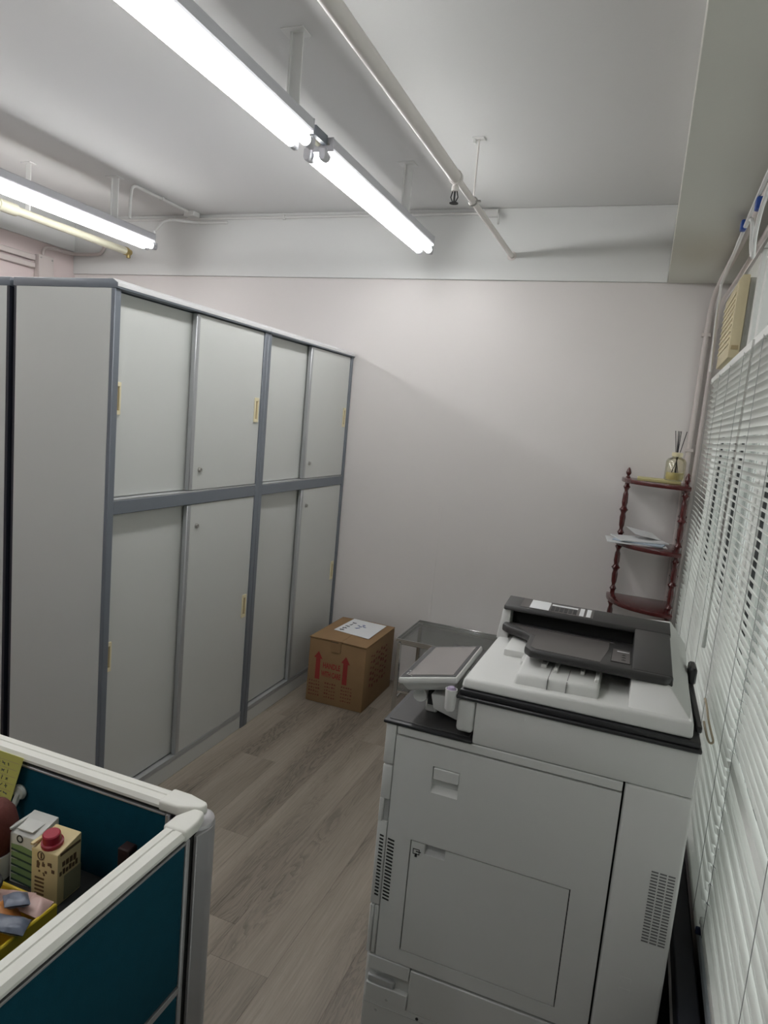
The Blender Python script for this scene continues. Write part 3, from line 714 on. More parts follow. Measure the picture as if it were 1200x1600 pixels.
# rear column with grille
rc = MB().box(0.0505, XB, 0.0, 0.022, 0.04, 0.8325, bev=0.006, seg=3).build('rear_column', P, t)
vs = MB()
for i in range(24):
    z = 0.531+i*0.0062
    for j in range(3):
        x = 0.1175+j*0.0148
        vs.box(x, x+0.0122, -0.0006, 0.003, z, z+0.0028)
stuff(vs.build('vent_slots', M_slot, rc))
MB().box(0.092, 0.112, -0.0004, 0.002, 0.432, 0.446, bev=0.0005, seg=1).box(0.092, 0.112, -0.0004, 0.002, 0.408, 0.422, bev=0.0005, seg=1).build('moulded_mark', P, rc)
# cassette side
cs = MB().box(-0.3225, 0.0465, 0.0, 0.020, 0.19, 0.2885, bev=0.002, seg=1).box(-0.4215, 0.0465, 0.0, 0.020, 0.04, 0.190).build('cassette_side', P, t)
MB().box(-0.4215, -0.3245, 0.0, 0.020, 0.2585, 0.2925, bev=0.002, seg=1).box(-0.4215, -0.3245, 0.0, 0.020, 0.188, 0.2235, bev=0.001, seg=1).box(-0.4215, -0.3245, 0.012, 0.02, 0.2235, 0.2585).build('side_grip', P, t)
MB().box(-0.4200, -0.3560, 0.002, 0.012, 0.2235, 0.2420, bev=0.003, seg=1).build('grip_lip', M_prn2, t)
MB().box(-0.4205, 0.0460, -0.0006, 0.002, 0.176, 0.1772).build('seam_line', M_prn2, cs)
for sx, sz in ((-0.37, 0.198), (-0.297, 0.182), (-0.392, 0.165)):
    MB().lathe([(0.0035, 0), (0.0035, 0.001)], (sx, 0.0, sz), 10, (R_(90), 0, 0)).build('screw_dimple', M_prn2 if sx < -0.3 else M_gap, cs)
# front deck with dark top
MB().box(XA-0.006, -0.245, -0.004, DEP-0.01, 0.8325, 0.8405, bev=0.003, seg=2).build('deck_edge', M_black, t)
MB().box(XA+0.004, -0.252, 0.006, DEP-0.02, 0.8405, 0.8425, bev=0.001, seg=1).build('deck', M_dgrey, t)
# scanner unit
SX0, SX1 = -0.283, 0.166
MB().box(SX0+0.037, SX1, 0.0, DEP, 0.8335, 0.9225, bev=0.004, seg=2).build('scanner_housing', P, t)
MB().box(SX0, SX0+0.0355, 0.0, DEP, 0.852, 0.9225, bev=0.008, seg=3).build('scanner_front', P, t)
MB().box(SX0-0.004, SX1+0.003, -0.006, DEP+0.004, 0.9225, 0.930, bev=0.002, seg=1).box(SX0+0.001, SX1, -0.001, DEP, 0.930, 0.942, bev=0.003, seg=2).build('glass_frame', M_black, t)
# lid: thick wedge plate, stopper blocks, hump
lid = MB().hexa([(SX0+0.002, 0.004, 0.943), (0.152, 0.004, 0.943), (0.160, DEP-0.01, 0.943), (SX0+0.008, DEP-0.01, 0.943)],
                [(SX0+0.004, 0.010, 0.963), (0.150, 0.010, 0.974), (0.158, DEP-0.02, 0.974), (SX0+0.014, DEP-0.02, 0.963)], bev=0.006, seg=3).build('document_lid', P, t)
hump = MB().hexa([(0.036, 0.012, 0.966), (0.148, 0.012, 0.970), (0.166, DEP-0.02, 0.964), (0.036, DEP-0.02, 0.966)],
                 [(0.037, 0.120, 1.014), (0.098, 0.105, 1.014), (0.120, DEP-0.06, 1.028), (0.037, DEP-0.06, 1.022)], bev=0.003, seg=2).build('hinge_hump', P, t)
sb = MB().hexa([(-0.184, 0.030, 0.960), (-0.018, 0.030, 0.962), (-0.018, 0.240, 0.962), (-0.184, 0.240, 0.960)],
               [(-0.180, 0.040, 0.986), (-0.020, 0.040, 0.989), (-0.020, 0.240, 0.989), (-0.180, 0.240, 0.986)], bev=0.007, seg=3).build('exit_stopper', P, t)
for xs_, zt2 in ((-0.1175, 0.9874), (-0.081, 0.9880)):
    MB().prism([(0.0295, 0.964), (0.0345, 0.985), (0.048, zt2), (0.115, zt2), (0.115, zt2-0.003), (0.05, zt2-0.003), (0.038, 0.982), (0.034, 0.964)], 'x', xs_, xs_+0.0014).build('notch_seam', M_slot, sb)
MB().box(-0.115, -0.082, 0.0285, 0.034, 0.961, 0.967).build('notch', M_slot, sb)
MB().box(-0.140, -0.128, 0.10, 0.30, 0.984, 0.994, bev=0.001, seg=1).box(-0.112, -0.104, 0.08, 0.30, 0.984, 0.994, bev=0.001, seg=1).box(-0.060, -0.052, 0.10, 0.30, 0.985, 0.995, bev=0.001, seg=1).box(-0.030, -0.022, 0.07, 0.30, 0.985, 0.995, bev=0.001, seg=1).build('guide_ribs', P, sb)
MB().box(-0.235, -0.136, 0.195, 0.36, 0.958, 0.980, bev=0.006, seg=2).box(-0.190, -0.132, 0.150, 0.22, 0.960, 0.976, bev=0.003, seg=1).build('exit_guide', P, t)
MB().hexa([(-0.278, 0.330, 0.958), (-0.250, 0.330, 0.958), (-0.250, 0.44, 0.958), (-0.278, 0.44, 0.958)], [(-0.272, 0.350, 1.030), (-0.252, 0.350, 1.030), (-0.252, 0.43, 1.030), (-0.272, 0.43, 1.030)], bev=0.003, seg=2).build('feeder_pillar', P, t)
# document feeder
fd = MB().prism([(0.342, 1.030), (0.346, 1.041), (0.425, 1.048), (0.440, 1.038), (0.440, 0.975), (0.39, 0.972), (0.39, 1.029)], 'x', -0.270, 0.113, bev=0.003, seg=2).build('feeder_cover', M_dgrey, t)
MB().box(-0.250, 0.034, 0.380, 0.3895, 0.968, 1.0285).build('feeder_mouth', M_gap, t)
trp = [(-0.264, 0.345), (-0.264, 0.318), (-0.250, 0.296), (-0.205, 0.262), (-0.186, 0.235), (-0.180, 0.120), (-0.164, 0.092), (0.100, 0.086), (0.113, 0.100), (0.113, 0.360), (-0.250, 0.360)]
TRT = math.atan2(0.022, 0.25)
tp = MB().prism([(x, y-0.09) for x, y in trp], 'z', -0.018, 0.0, bev=0.005, seg=2).build('feed_tray', M_dgrey, t, loc=(0, 0.09, 1.0225))
tp.rotation_euler = (-TRT, 0, 0)
def tq(pts): return [(x, y-0.09) for x, y in pts]
MB().prism(tq([(-0.174, 0.240), (-0.168, 0.122), (-0.155, 0.104), (-0.026, 0.100), (-0.014, 0.235), (-0.014, 0.318), (-0.235, 0.318), (-0.196, 0.262)]), 'z', -0.001, 0.0010).build('tray_plate', M_mgrey, tp)
MB().box(-0.240, -0.004, 0.232, 0.235, 0.0, 0.0020).build('tray_rib', M_mgrey, tp)
MB().hexa([(0.036, 0.092, 1.004), (0.113, 0.090, 1.004), (0.113, 0.345, 1.000), (0.036, 0.345, 1.000)],
          [(0.036, 0.100, 1.0225), (0.111, 0.098, 1.0225), (0.111, 0.345, 1.0405), (0.036, 0.345, 1.0405)], bev=0.003, seg=2).build('feeder_block', M_dgrey, t)
MB().box(-0.0065, 0.0325, 0.0385, 0.1665, 0.0, 0.0012).build('plate_border', M_gap, tp)
ip = MB().box(-0.005, 0.031, 0.040, 0.165, 0.0, 0.0020).build('indicator_plate', M_mgrey, tp)
for i in range(3): MB().prism([(0.014, 0.060+i*0.024), (0.023, 0.060+i*0.024), (0.0185, 0.069+i*0.024)], 'z', 0.0020, 0.0026).build('indicator_mark', M_gap, ip)
MB().box(0.004, 0.029, 0.140, 0.145, 0.0020, 0.0026).build('indicator_print', M_paper, ip)
# stickers on the cover (sloping strip)
def cov_z(y): return 1.041 + (y-0.346)/0.079*0.007 + 0.0003
def sticker(x0, x1, y0, y1, m, nm, h=0.0005, lift=0.0):
    return MB().hexa([(x0, y0, cov_z(y0)+lift), (x1, y0, cov_z(y0)+lift), (x1, y1, cov_z(y1)+lift), (x0, y1, cov_z(y1)+lift)],
                     [(x0, y0, cov_z(y0)+h+lift), (x1, y0, cov_z(y0)+h+lift), (x1, y1, cov_z(y1)+h+lift), (x0, y1, cov_z(y1)+h+lift)]).build(nm, m, fd, smooth=False)
sticker(-0.232, -0.060, 0.354, 0.420, M_mgrey, 'sticker')
sticker(-0.210, -0.164, 0.356, 0.416, M_paper, 'sticker_panel', 0.0005, 0.0005)
for i in range(6):
    sticker(-0.160+i*0.0105, -0.1515+i*0.0105, 0.362, 0.392, M_black, 'sticker_cell', 0.0005, 0.0005)
sticker(-0.160, -0.098, 0.398, 0.408, M_paper, 'sticker_line', 0.0004, 0.0005)
sticker(-0.092, -0.082, 0.358, 0.412, M_paper, 'sticker_panel', 0.0005, 0.0005)
sticker(-0.076, -0.066, 0.358, 0.412, M_paper, 'sticker_panel', 0.0005, 0.0005)
# rear hinge
MB().box(0.158, 0.174, 0.30, 0.36, 0.948, 0.985, bev=0.004, seg=1).box(0.160, 0.170, 0.05, 0.30, 0.940, 0.952, bev=0.002, seg=1).build('lid_hinge', M_black, t)
# operation panel (tilted) on its arm
PN = bpy.data.objects.new('operation_panel', None); COL.objects.link(PN); PN.parent = t
tilt = math.atan2(0.028, 0.125)
PN.location = (-0.416, 0.014, 0.9225)
PN.rotation_euler = (0, -tilt, 0)
MB().prism([(-0.002, 0.0), (0.127, 0.0), (0.127, 0.236), (-0.002, 0.236)], 'z', -0.006, 0.008, bev=0.004, seg=2).build('panel_shell', P, PN)
MB().hexa([(0.012, 0.014, -0.024), (0.112, 0.014, -0.024), (0.112, 0.222, -0.024), (0.012, 0.222, -0.024)], [(0.002, 0.004, -0.005), (0.124, 0.004, -0.005), (0.124, 0.232, -0.005), (0.002, 0.232, -0.005)], bev=0.003, seg=2).build('panel_back', P, PN)
MB().box(0.002, 0.1235, 0.004, 0.232, 0.008, 0.0088).build('screen_bezel', M_black, PN)
MB().box(0.016, 0.116, 0.014, 0.222, 0.0088, 0.0094).build('screen', M_screen, PN)
MB().box(0.010, 0.013, 0.020, 0.032, 0.0088, 0.0092).box(0.010, 0.013, 0.040, 0.046, 0.0088, 0.0092).build('screen_mark', M_prn2, PN)
MB().tube([(-0.378, 0.05, 0.888), (-0.378, 0.19, 0.888)], 0.015, 16).build('panel_pivot', P, t)
MB().hexa([(-0.345, 0.045, 0.866), (-0.290, 0.045, 0.852), (-0.290, 0.22, 0.852), (-0.345, 0.22, 0.866)], [(-0.352, 0.040, 0.900), (-0.290, 0.040, 0.906), (-0.290, 0.22, 0.906), (-0.352, 0.22, 0.900)], bev=0.004, seg=2).box(-0.372, -0.345, 0.08, 0.18, 0.8425, 0.880, bev=0.003, seg=1).build('panel_arm', P, t)
MB().box(-0.362, -0.350, 0.06, 0.21, 0.868, 0.898).build('arm_gap', M_gap, t)

o = thing('pen_cup', 'small white cup with a lavender rim clipped to the copier beside its panel', 'cup', (-0.299, YN+0.000, 0.892))
MB().lathe([(0.008, 0.0), (0.0105, 0.004), (0.0125, 0.046), (0.0112, 0.046), (0.009, 0.008), (0.005, 0.006)], n=16).build('cup_body', M_white, o)
MB().lathe([(0.0005, 0.036), (0.0108, 0.038), (0.0105, 0.043), (0.006, 0.050), (0.0005, 0.051)], n=14).build('sponge', M_lav, o)
tag(MB().tube([(0.1725, YN+0.10, 0.992), (0.175, YN+0.075, 0.984), (0.178, YN+0.06, 0.968), (0.188, YN+0.06, 0.940), (0.1935, YN+0.06, 0.926), (0.1890, YN+0.06, 0.9215), (0.1835, YN+0.06, 0.926), (0.1760, YN+0.06, 0.947), (0.1728, YN+0.07, 0.958)], 0.0021, 8, 2).build('cord', M_beige), 'looped beige cord hanging behind the copier next to the blinds', 'cord')

# ------------------------------------------------------------------ dark board between copier and window wall
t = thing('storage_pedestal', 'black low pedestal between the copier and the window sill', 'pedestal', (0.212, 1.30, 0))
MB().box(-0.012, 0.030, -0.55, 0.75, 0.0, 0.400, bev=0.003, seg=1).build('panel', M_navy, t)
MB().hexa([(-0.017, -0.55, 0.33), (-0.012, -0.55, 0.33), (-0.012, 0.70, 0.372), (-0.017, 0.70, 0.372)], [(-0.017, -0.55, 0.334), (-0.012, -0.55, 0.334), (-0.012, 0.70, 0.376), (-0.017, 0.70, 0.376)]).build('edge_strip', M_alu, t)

# ------------------------------------------------------------------ venetian blinds
def slat_mesh(L):
    n = 5; w = 0.0125; pts = []
    for i in range(n):
        a = -1 + 2*i/(n-1)
        pts.append((a*w, 0.0030*(1-a*a)))
    bot = [(p[0], p[1]-0.0004) for p in pts][::-1]
    b = MB().prism(pts+bot, 'y', -L/2, L/2)
    return b
def blind(label, y0, y1, ztop, zbot, xc, wand_y, seed):
    random.seed(seed)
    L = y1-y0; yc = (y0+y1)/2
    t = thing('venetian_blind', label, 'blind', (xc, yc, ztop), 0, 'venetian blinds on the window')
    MB().box(-0.013, 0.013, -L/2, L/2, -0.026, 0.0, bev=0.002, seg=1).build('head_rail', M_slat, t)
    H = ztop-zbot
    pitch = 0.0215
    sl0 = None
    n = int((H-0.05)/pitch)
    ysl = [-L/2+0.06+i*(L-0.12)/5 for i in range(6)]
    for i in range(n):
        z = -0.040-i*pitch
        zz = ztop+z
        if sl0 is None:
            sl0 = slat_mesh(L-0.004).build('slat', M_slat, t); o = sl0
        else:
            o = bpy.data.objects.new('slat', sl0.data); COL.objects.link(o); o.parent = t
        if zz > 0.84: a = 39 + random.uniform(-3, 3)
        elif zz > 0.79: a = 22 + random.uniform(-14, 14)
        else: a = (37 if i % 2 else 53) + random.uniform(-2, 2)
        o.location = (random.uniform(-0.001, 0.001), 0, z)
        o.rotation_euler = (random.uniform(-0.0012, 0.0012) * (3 if zz < 0.87 and zz > 0.77 else 1), R_(a), 0)
    br = MB().box(-0.013, 0.013, -L/2, L/2, -H, -H+0.016, bev=0.003, seg=1).build('bottom_rail', M_slat, t)
    for s in (-1, 1):
        MB().box(-0.0138, 0.0138, s*(L/2)-0.003, s*(L/2)+0.003, -H-0.001, -H+0.017, bev=0.002, seg=1).build('end_cap', M_dblue if s < 0 else M_slat, br)
    for yy in ysl:
        MB().tube([(-0.0145, yy, -0.02), (-0.0145, yy, -H+0.01)], 0.0007, 5).tube([(0.0145, yy, -0.02), (0.0145, yy, -H+0.01)], 0.0007, 5).build('ladder_cord', M_cord, t)
        MB().box(-0.015, 0.015, yy-0.009, yy+0.009, -0.030, -0.024).build('rail_bracket', M_acg, t)
    wl = 0.80
    MB().tube([(-0.024, wand_y-yc, -0.02), (-0.028, wand_y-yc-0.002, -wl)], 0.0032, 6).build('tilt_wand', M_wand, t)
    MB().lathe([(0.005, -0.05), (0.0055, -0.045), (0.0045, 0.0), (0.003, 0.004)], (-0.028, wand_y-yc-0.002, -wl), 10).build('wand_grip', M_hookw, t)
    return t
blind('white venetian blind at the far end of the window, beside the corner shelf', 1.512, 3.40, 1.775, 0.436, 0.252, 2.02, 5)
blind('white venetian blind nearest to the camera at the right photo edge', -0.6, 1.504, 1.775, 0.466, 0.256, 0.5, 9)

# ------------------------------------------------------------------ window air conditioner
t = thing('air_conditioner', 'aged cream window air conditioner above the blinds', 'air conditioner', (0.236, 2.98, 1.795))
MB().prism([(0.0, 0.0), (0.036, 0.0), (0.036, 0.292), (0.012, 0.292), (0.0, 0.27)], 'y', -0.21, 0.21, bev=0.004, seg=2).build('front_panel', M_ac, t)
for i in range(9):
    z = 0.05+i*0.022
    MB().box(-0.004, 0.001, -0.19, 0.19, z, z+0.008, bev=0.001, seg=1).build('grille_louver', M_cream, t)
MB().box(0.0365, 0.30, -0.195, 0.195, 0.006, 0.285, bev=0.003, seg=1).build('casing', M_acg, t)
for i in range(5):
    x = 0.040+i*0.006
    MB().box(x, x+0.003, -0.199, -0.195, 0.02, 0.27).build('casing_fin', M_acg, t)
MB().box(0.006, 0.030, -0.214, -0.208, 0.03, 0.045, bev=0.001, seg=1).build('side_clip', M_creamd, t)

# ------------------------------------------------------------------ conduits and cables in the window corner
t = thing('conduit', 'thick pinkish conduit down the corner, bending along the soffit', 'conduit', (0.198, YB-0.016, 1.0))
MB().tube([(0.0, 0, -0.50), (0.0, 0, 0.98), (0.004, -0.01, 1.14), (0.02, -0.20, 1.192), (0.03, -0.9, 1.194), (0.035, -2.2, 1.194)], 0.0115, 10, 3).build('conduit_tube', M_pcond, t)
for zz in (0.98, 0.45): MB().box(-0.020, 0.020, -0.013, 0.016, zz-0.008, zz+0.008, bev=0.002, seg=1).build('saddle_clip', M_pcond, t)
t = thing('conduit', 'thinner pinkish conduit right of the thick one in the window corner', 'conduit', (0.235, YB-0.016, 1.0))
MB().tube([(0.0, 0, -0.50), (0.0, 0, 0.98), (0.004, -0.02, 1.12), (0.03, -0.22, 1.160), (0.040, -0.9, 1.162), (0.042, -2.2, 1.162)], 0.0095, 10, 3).build('conduit_tube', M_pcond, t)
t = thing('cable_bundle', 'bundle of grey cables with blue tape hanging under the soffit', 'cable', (0.212, 2.40, 2.165))
MB().tube([(0.0, 0.35, 0.02), (0.0, 0.1, 0.02), (0.0, -0.05, -0.01), (0.01, 0.0, -0.08), (0.02, -0.02, -0.13), (0.008, -0.08, -0.06), (0.0, -0.3, -0.005), (0.0, -0.9, -0.005)], 0.006, 8, 2).build('cable', M_cond, t)
MB().tube([(-0.004, 0.80, -0.02), (-0.004, 0.3, 0.0), (-0.006, 0.02, 0.010), (-0.008, -0.4, 0.012), (-0.008, -0.9, 0.012)], 0.006, 8, 2).build('cable', M_cond, t)
MB().tube([(-0.004, 0.80, -0.02), (-0.006, 0.75, -0.20), (0.0, 0.72, -0.39)], 0.005, 8, 2).build('cable', M_cond, t)
MB().box(-0.018, 0.0, 0.10, 0.135, -0.002, 0.03, bev=0.005, seg=2).build('tape_wrap', M_blue, t)
MB().box(-0.012, 0.008, -0.20, -0.165, -0.030, 0.004, bev=0.005, seg=2).build('tape_wrap', M_blue, t)

# ------------------------------------------------------------------ cubicle partition
PZ = 0.900
t = thing('cubicle_partition', 'low cubicle partition of teal fabric panels with ivory rails', 'partition', (-0.516, 0.766, 0))
# local origin is the corner post axis. left wing runs -x, right wing runs -y
hw = 0.0145
def railprof():
    return [(-0.0175, PZ-0.010), (-0.0175, PZ-0.006), (-0.013, PZ-0.0005), (-0.0022, PZ), (-0.001, PZ-0.0014), (0.001, PZ-0.0014), (0.0022, PZ), (0.013, PZ-0.0005), (0.0175, PZ-0.006), (0.0175, PZ-0.010)]
MB().prism(railprof(), 'x', -1.6, -0.060).build('top_rail', M_rail, t)
MB().prism(railprof(), 'y', -1.5, -0.060).build('top_rail', M_rail, t)
# rail end caps, tapering to the post
MB().prism([(-0.062, -0.0185), (-0.030, -0.0185), (0.002, -0.006), (0.006, 0.004), (0.000, 0.012), (-0.030, 0.0185), (-0.062, 0.0185)], 'z', PZ-0.014, PZ+0.002, bev=0.004, seg=3).build('rail_end_cap', M_rail, t)
MB().prism([(-0.0185, -0.062), (-0.0185, -0.036), (-0.006, -0.0095), (0.006, -0.0085), (0.012, -0.011), (0.0185, -0.034), (0.0185, -0.062)], 'z', PZ-0.014, PZ+0.002, bev=0.004, seg=3).build('rail_end_cap', M_rail, t)
MB().box(-1.6, -0.052, -0.0115, 0.0115, PZ-0.018, PZ-0.0105).box(-0.0115, 0.0115, -1.5, -0.052, PZ-0.018, PZ-0.0105).build('rail_recess', M_gap, t)
for z0, z1 in ((0.664, PZ-0.023), (0.08, 0.652)):
    MB().box(-1.6, -0.052, -0.0125, 0.0125, z0, z1, bev=0.003, seg=2).build('fabric_panel', M_fab, t)
    MB().box(-0.0125, 0.0125, -1.5, -0.052, z0, z1, bev=0.003, seg=2).build('fabric_panel', M_fab, t)
for z, hh in ((PZ-0.0225, 0.004), (0.653, 0.010), (0.07, 0.010)):
    MB().box(-1.6, -0.052, -0.0145, 0.0145, z, z+hh, bev=0.001, seg=1).build('panel_seam', M_alu, t)
    MB().box(-0.0145, 0.0145, -1.5, -0.052, z, z+hh, bev=0.001, seg=1).build('panel_seam', M_alu, t)
MB().box(-0.052, -0.044, -0.0150, 0.0150, 0.0, PZ-0.018, bev=0.002, seg=1).build('edge_stile', M_alu, t)
MB().box(-0.0150, 0.0150, -0.052, -0.044, 0.0, PZ-0.018, bev=0.002, seg=1).build('edge_stile', M_alu, t)
MB().box(-0.044, 0.004, -0.010, 0.010, 0.0, PZ-0.016).box(-0.010, 0.010, -0.044, 0.004, 0.0, PZ-0.016).build('post_core', M_gap, t)
# rounded outer skin of the post
pts = []
for i in range(9):
    a = R_(-10 + i*110/8)
    pts.append((-0.008+0.034*math.cos(a)*0.9, -0.008+0.034*math.sin(a)*0.9))
pts = [(-0.030, 0.0175)] + [p for p in reversed(pts)] + [(0.0175, -0.034), (0.012, -0.034), (0.006, 0.006), (-0.030, 0.012)]
MB().prism(pts, 'z', 0.0, PZ-0.020, bev=0.001, seg=1).build('corner_post', M_alu, t)
MB().lathe([(0.001, PZ-0.022), (0.027, PZ-0.021), (0.026, PZ-0.015), (0.018, PZ-0.0095), (0.001, PZ-0.0085)], (-0.006, -0.005, 0), 20).build('post_cap', M_alu, t)

# desk and the things on it
t = thing('desk', 'dark desk inside the teal cubicle, mostly hidden by the partition', 'desk', (-1.2, 0.33, 0))
DZ = 0.752
MB().box(-0.80, 0.665, -0.62, 0.415, DZ-0.028, DZ, bev=0.003, seg=2).build('desk_top', M_desk, t)
for sx in (-0.76, 0.62):
    for sy in (-0.58, 0.37): MB().box(sx-0.02, sx+0.02, sy-0.02, sy+0.02, 0.0, DZ-0.028, bev=0.002, seg=1).build('leg', M_alu, t)
def carton(label, loc, rz, m, cap):
    t = thing('drink_carton', label, 'carton', loc, rz, 'drink cartons on the desk')
    a, b, h = 0.0225, 0.0230, 0.088
    MB().hexa([(-a, -b, 0), (a, -b, 0), (a, b, 0), (-a, b, 0)], [(-a, -b, h-0.010), (a, -b, h), (a, b, h), (-a, b, h-0.010)], bev=0.0015, seg=2).build('carton_body', m, t)
    MB().box(-a-0.001, a+0.001, b-0.004, b+0.001, h-0.006, h-0.003).build('top_fold', m, t)
    if cap:
        c = MB().lathe([(0.0150, 0), (0.0150, 0.005), (0.0125, 0.006), (0.0120, 0.017), (0.0105, 0.0185), (0.001, 0.0185)], (-0.008, 0.0, h-0.007), 18, (0, R_(-9), 0)).build('screw_cap', M_cap, t)
    return t, a, b, h
t, a, b, h = carton('cream drink carton with a crimson screw cap on the desk', (-0.703, 0.690, DZ), R_(93), M_ctn, True)
q = MB()
for i in range(16):
    aa = i/16*6.283; ab = (i+1)/16*6.283
    q.tube([(-a-0.0004, 0.006+0.0055*math.cos(aa), 0.070+0.006*math.sin(aa)), (-a-0.0004, 0.006+0.0055*math.cos(ab), 0.070+0.006*math.sin(ab))], 0.0008, 4)
q.box(-a-0.0008, -a, 0.0045, 0.0065, 0.066, 0.074).build('round_emblem', M_brown, t)
random.seed(5)
q = MB()
for i in range(14): 
    yy, zz, s_ = random.uniform(-0.016, 0.012), random.uniform(0.042, 0.062), random.uniform(0.001, 0.0025)
    q.box(-a-0.0006, -a+0.001, yy-s_, yy+s_, zz-s_, zz+s_)
for i in range(5): q.box(-a-0.0006, -a+0.001, 0.0, 0.016, 0.010+i*0.006, 0.0125+i*0.006)
q.build('side_print', M_brown, t)
q = MB()
for i in range(4): q.box(-0.014+i*0.007, -0.009+i*0.007, -b-0.0006, -b+0.001, 0.056-i*0.001, 0.063)
for i in range(6): q.box(-0.019+i*0.006, -0.015+i*0.006, -b-0.0006, -b+0.001, 0.044, 0.050+(i % 2)*0.002)
q.build('front_print', M_brown, t)
MB().box(-0.010, 0.022, -b-0.0005, -b+0.001, 0.003, 0.040).build('print_field', mat('olive_print', (0.30, 0.27, 0.16), 0.6), t)
MB().box(-0.018, 0.020, -b-0.0005, -b+0.001, 0.074, 0.078).build('print_band', M_brown, t)
t, a, b, h = carton('white drink carton with green bands behind the capped one', (-0.757, 0.701, DZ), R_(93), M_ctw, False)
q = MB()
for i in range(16):
    aa = i/16*6.283; ab = (i+1)/16*6.283
    q.tube([(-a-0.0004, 0.004+0.0048*math.cos(aa), 0.072+0.005*math.sin(aa)), (-a-0.0004, 0.004+0.0048*math.cos(ab), 0.072+0.005*math.sin(ab))], 0.0011, 4)
q.build('round_emblem', M_gap, t)
for i in range(5):
    z = 0.006+i*0.0118
    MB().prism([(-0.019, z-0.002), (0.019, z+0.002), (0.019, z+0.008), (0.0, z+0.009), (-0.019, z+0.006)], 'x', -a-0.0006, -a+0.001).build('green_band', M_green, t)
    MB().prism([(-0.019, z-0.0045), (0.019, z-0.001), (0.019, z+0.0015), (-0.019, z-0.002)], 'x', -a-0.0009, -a+0.001).build('band_edge', M_dgreen, t)
MB().box(-0.024, 0.0, -b-0.0006, -b+0.001, 0.002, 0.06).build('print_field', M_dgreen, t)
MB().box(-a+0.004, a-0.004, -0.014, 0.014, h-0.0052, h-0.0035).build('top_fold', M_ctw, t)

t = thing('yellow_tray', 'yellow plastic tray holding snack packets on the desk', 'tray', (-0.790, 0.545, DZ))
MB().box(-0.13, 0.13, -0.10, 0.10, 0, 0.004, bev=0.001, seg=1).build('tray_base', M_yel, t)
for (x0, x1, y0, y1) in ((-0.13, 0.13, 0.096, 0.102), (-0.13, 0.13, -0.102, -0.096), (-0.136, -0.13, -0.102, 0.102), (0.13, 0.136, -0.102, 0.102)):
    MB().box(x0, x1, y0, y1, 0, 0.030, bev=0.002, seg=1).build('tray_side', M_yel, t)
def packet(label, loc, rot, m, w=0.045, l=0.07, hh=0.011):
    t = bmesh.new()
    n = 8
    vs = {}
    for side in (1, -1):
        for i in range(n+1):
            for j in range(n+1):
                x = -1+2*i/n; y = -1+2*j/n
                e = max(0.0, (1-x**4)*(1-y**4))
                vs[(side, i, j)] = t.verts.new((x*w/2, y*l/2, side*(0.0006+hh*e*(0.8+0.2*math.sin(5*x+3*y)))))
        for i in range(n):
            for j in range(n):
                f = [vs[(side, i, j)], vs[(side, i+1, j)], vs[(side, i+1, j+1)], vs[(side, i, j+1)]]
                t.faces.new(f if side > 0 else f[::-1])
    b_ = MB(); b_._merge(t)
    o = b_.build('snack_packet', m, None, loc=loc)
    o.rotation_euler = rot
    tag(o, label, 'packet', 'snack packets in the yellow tray')
zt_ = DZ+0.018
packet('red snack packet at the left photo edge in the yellow tray', (-0.722, 0.575, zt_+0.016), (0.1, 0.1, 0.5), M_redw, 0.05, 0.05, 0.010)
packet('orange snack packet in the yellow tray, right of the red one', (-0.700, 0.598, zt_+0.010), (0.2, -0.1, 1.2), M_orange, 0.04, 0.045, 0.008)
packet('slate blue snack packet in the middle of the yellow tray', (-0.690, 0.612, zt_+0.028), (-0.2, 0.15, 0.9), M_slate, 0.03, 0.035, 0.007)
packet('slate blue snack packet nearest to the right partition rail', (-0.668, 0.585, zt_+0.020), (0.25, 0.1, 2.1), M_slate, 0.032, 0.04, 0.007)
packet('pale pink snack packet in the right back corner of the yellow tray', (-0.672, 0.628, zt_+0.014), (0.1, 0.2, 0.2), M_pinkw, 0.03, 0.03, 0.007)
packet('pale pink snack packet behind the slate blue one in the yellow tray', (-0.715, 0.625, zt_+0.010), (0.1, -0.1, 0.2), M_pinkw, 0.055, 0.032, 0.007)
t = thing('magnifier', 'round grey disc with a dark ring lying in the yellow tray', 'lens', (-0.745, 0.612, DZ+0.043), 0)
MB().lathe([(0.0165, 0), (0.0215, 0.001), (0.0215, 0.006), (0.0165, 0.007)], n=22).build('ring', M_gap, t)
MB().lathe([(0.001, 0.002), (0.0163, 0.002), (0.0163, 0.004), (0.001, 0.005)], n=22).build('disc', M_prn2, t)
t.rotation_euler = (0.25, -0.1, 0)
t = thing('pot', 'white pot with a maroon cloth bundle, cut by the left photo edge', 'pot', (-0.812, 0.676, DZ))
MB().lathe([(0.026, 0), (0.030, 0.004), (0.033, 0.042), (0.030, 0.042), (0.027, 0.008), (0.001, 0.006)], n=20).build('pot_body', M_white, t)
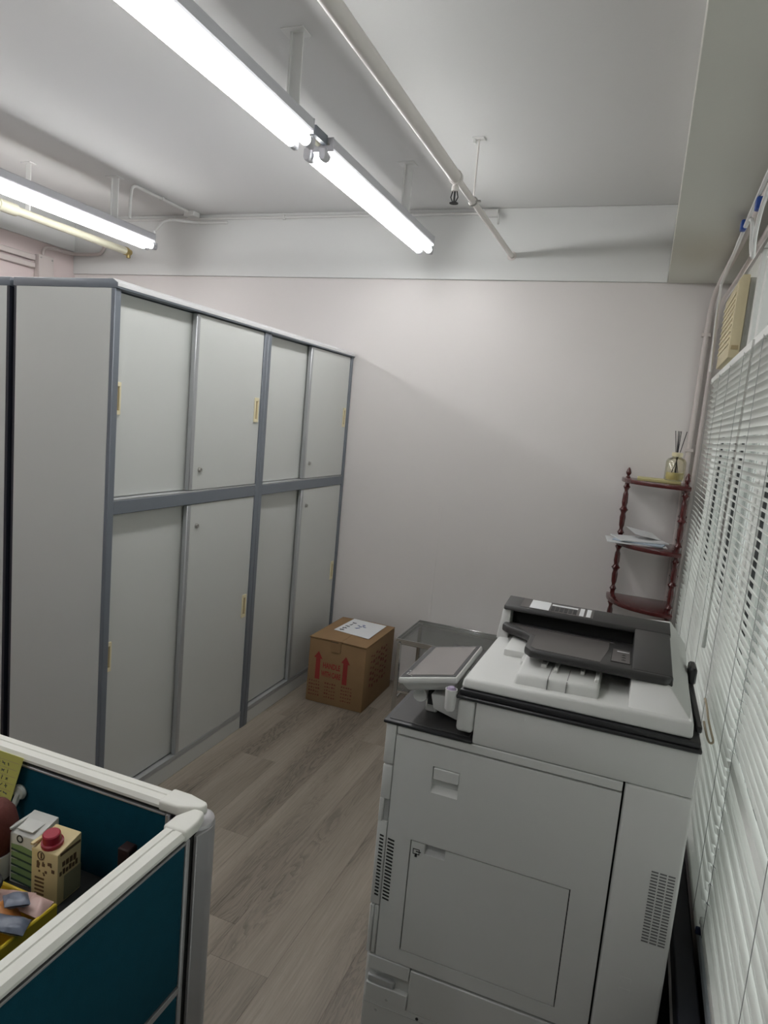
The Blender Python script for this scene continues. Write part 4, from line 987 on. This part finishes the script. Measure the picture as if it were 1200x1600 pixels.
MB().lathe([(0.024, 0.03), (0.030, 0.044), (0.034, 0.060), (0.035, 0.080), (0.031, 0.098), (0.022, 0.110), (0.010, 0.115), (0.001, 0.116)], n=20).build('cloth_bundle', M_maroon, t)
# hook on the inner face of the left wing
t = thing('adhesive_hook', 'white plastic hook on the inside of the teal partition', 'hook', (-0.842, 0.7525, 0.836))
MB().lathe([(0.0005, 0), (0.011, 0), (0.0125, 0.003), (0.010, 0.007), (0.0005, 0.008)], (0, 0, 0), 18, (R_(90), 0, 0)).build('hook_head', M_hookw, t)
MB().tube([(0.0, -0.004, 0.0), (-0.003, -0.007, -0.012), (-0.002, -0.012, -0.022), (0.001, -0.018, -0.022)], [0.006, 0.005, 0.004, 0.003], 8, 1).build('hook_arm', M_hookw, t)
nt_ = MB().hexa([(-0.11, 0, -0.078), (-0.022, 0, -0.078), (0.0, 0, 0), (-0.11, 0, 0)], [(-0.11, -0.0008, -0.078), (-0.022, -0.0008, -0.078), (0, -0.0008, 0), (-0.11, -0.0008, 0)]).build('sticky_note', M_note, None, loc=(-0.829, 0.7445, PZ-0.002))
nt_.rotation_euler = (R_(-3), 0, 0)
tag(nt_, 'yellow lined note with handwriting stuck to the partition rail', 'note')
q = MB()
for i in range(6): q.box(-0.109, -0.005-0.0034*(i+1), -0.0010, -0.0008, -0.012-i*0.012, -0.0114-i*0.012)
q.build('ruled_line', M_creamd, nt_)
q = MB(); random.seed(2)
for i in range(5):
    for j in range(8):
        cx, cz = -0.10+j*0.010-i*0.001, -0.017-i*0.012
        for k in range(2):
            a = random.uniform(0, 6.28); l = random.uniform(0.002, 0.004)
            q.tube([(cx-math.cos(a)*l, -0.0010, cz-math.sin(a)*l), (cx+math.cos(a)*l, -0.0010, cz+math.sin(a)*l)], 0.0006, 4)
q.build('handwriting', M_inkb, nt_)
tag(MB().box(-0.010, 0.010, -0.010, 0.010, 0, 0.074, bev=0.002, seg=1).build('small_box', mat('dark_maroon_card', (0.02, 0.005, 0.006), 0.6), None, loc=(-0.617, 0.735, DZ)), 'small dark maroon box behind the right partition rail', 'box')
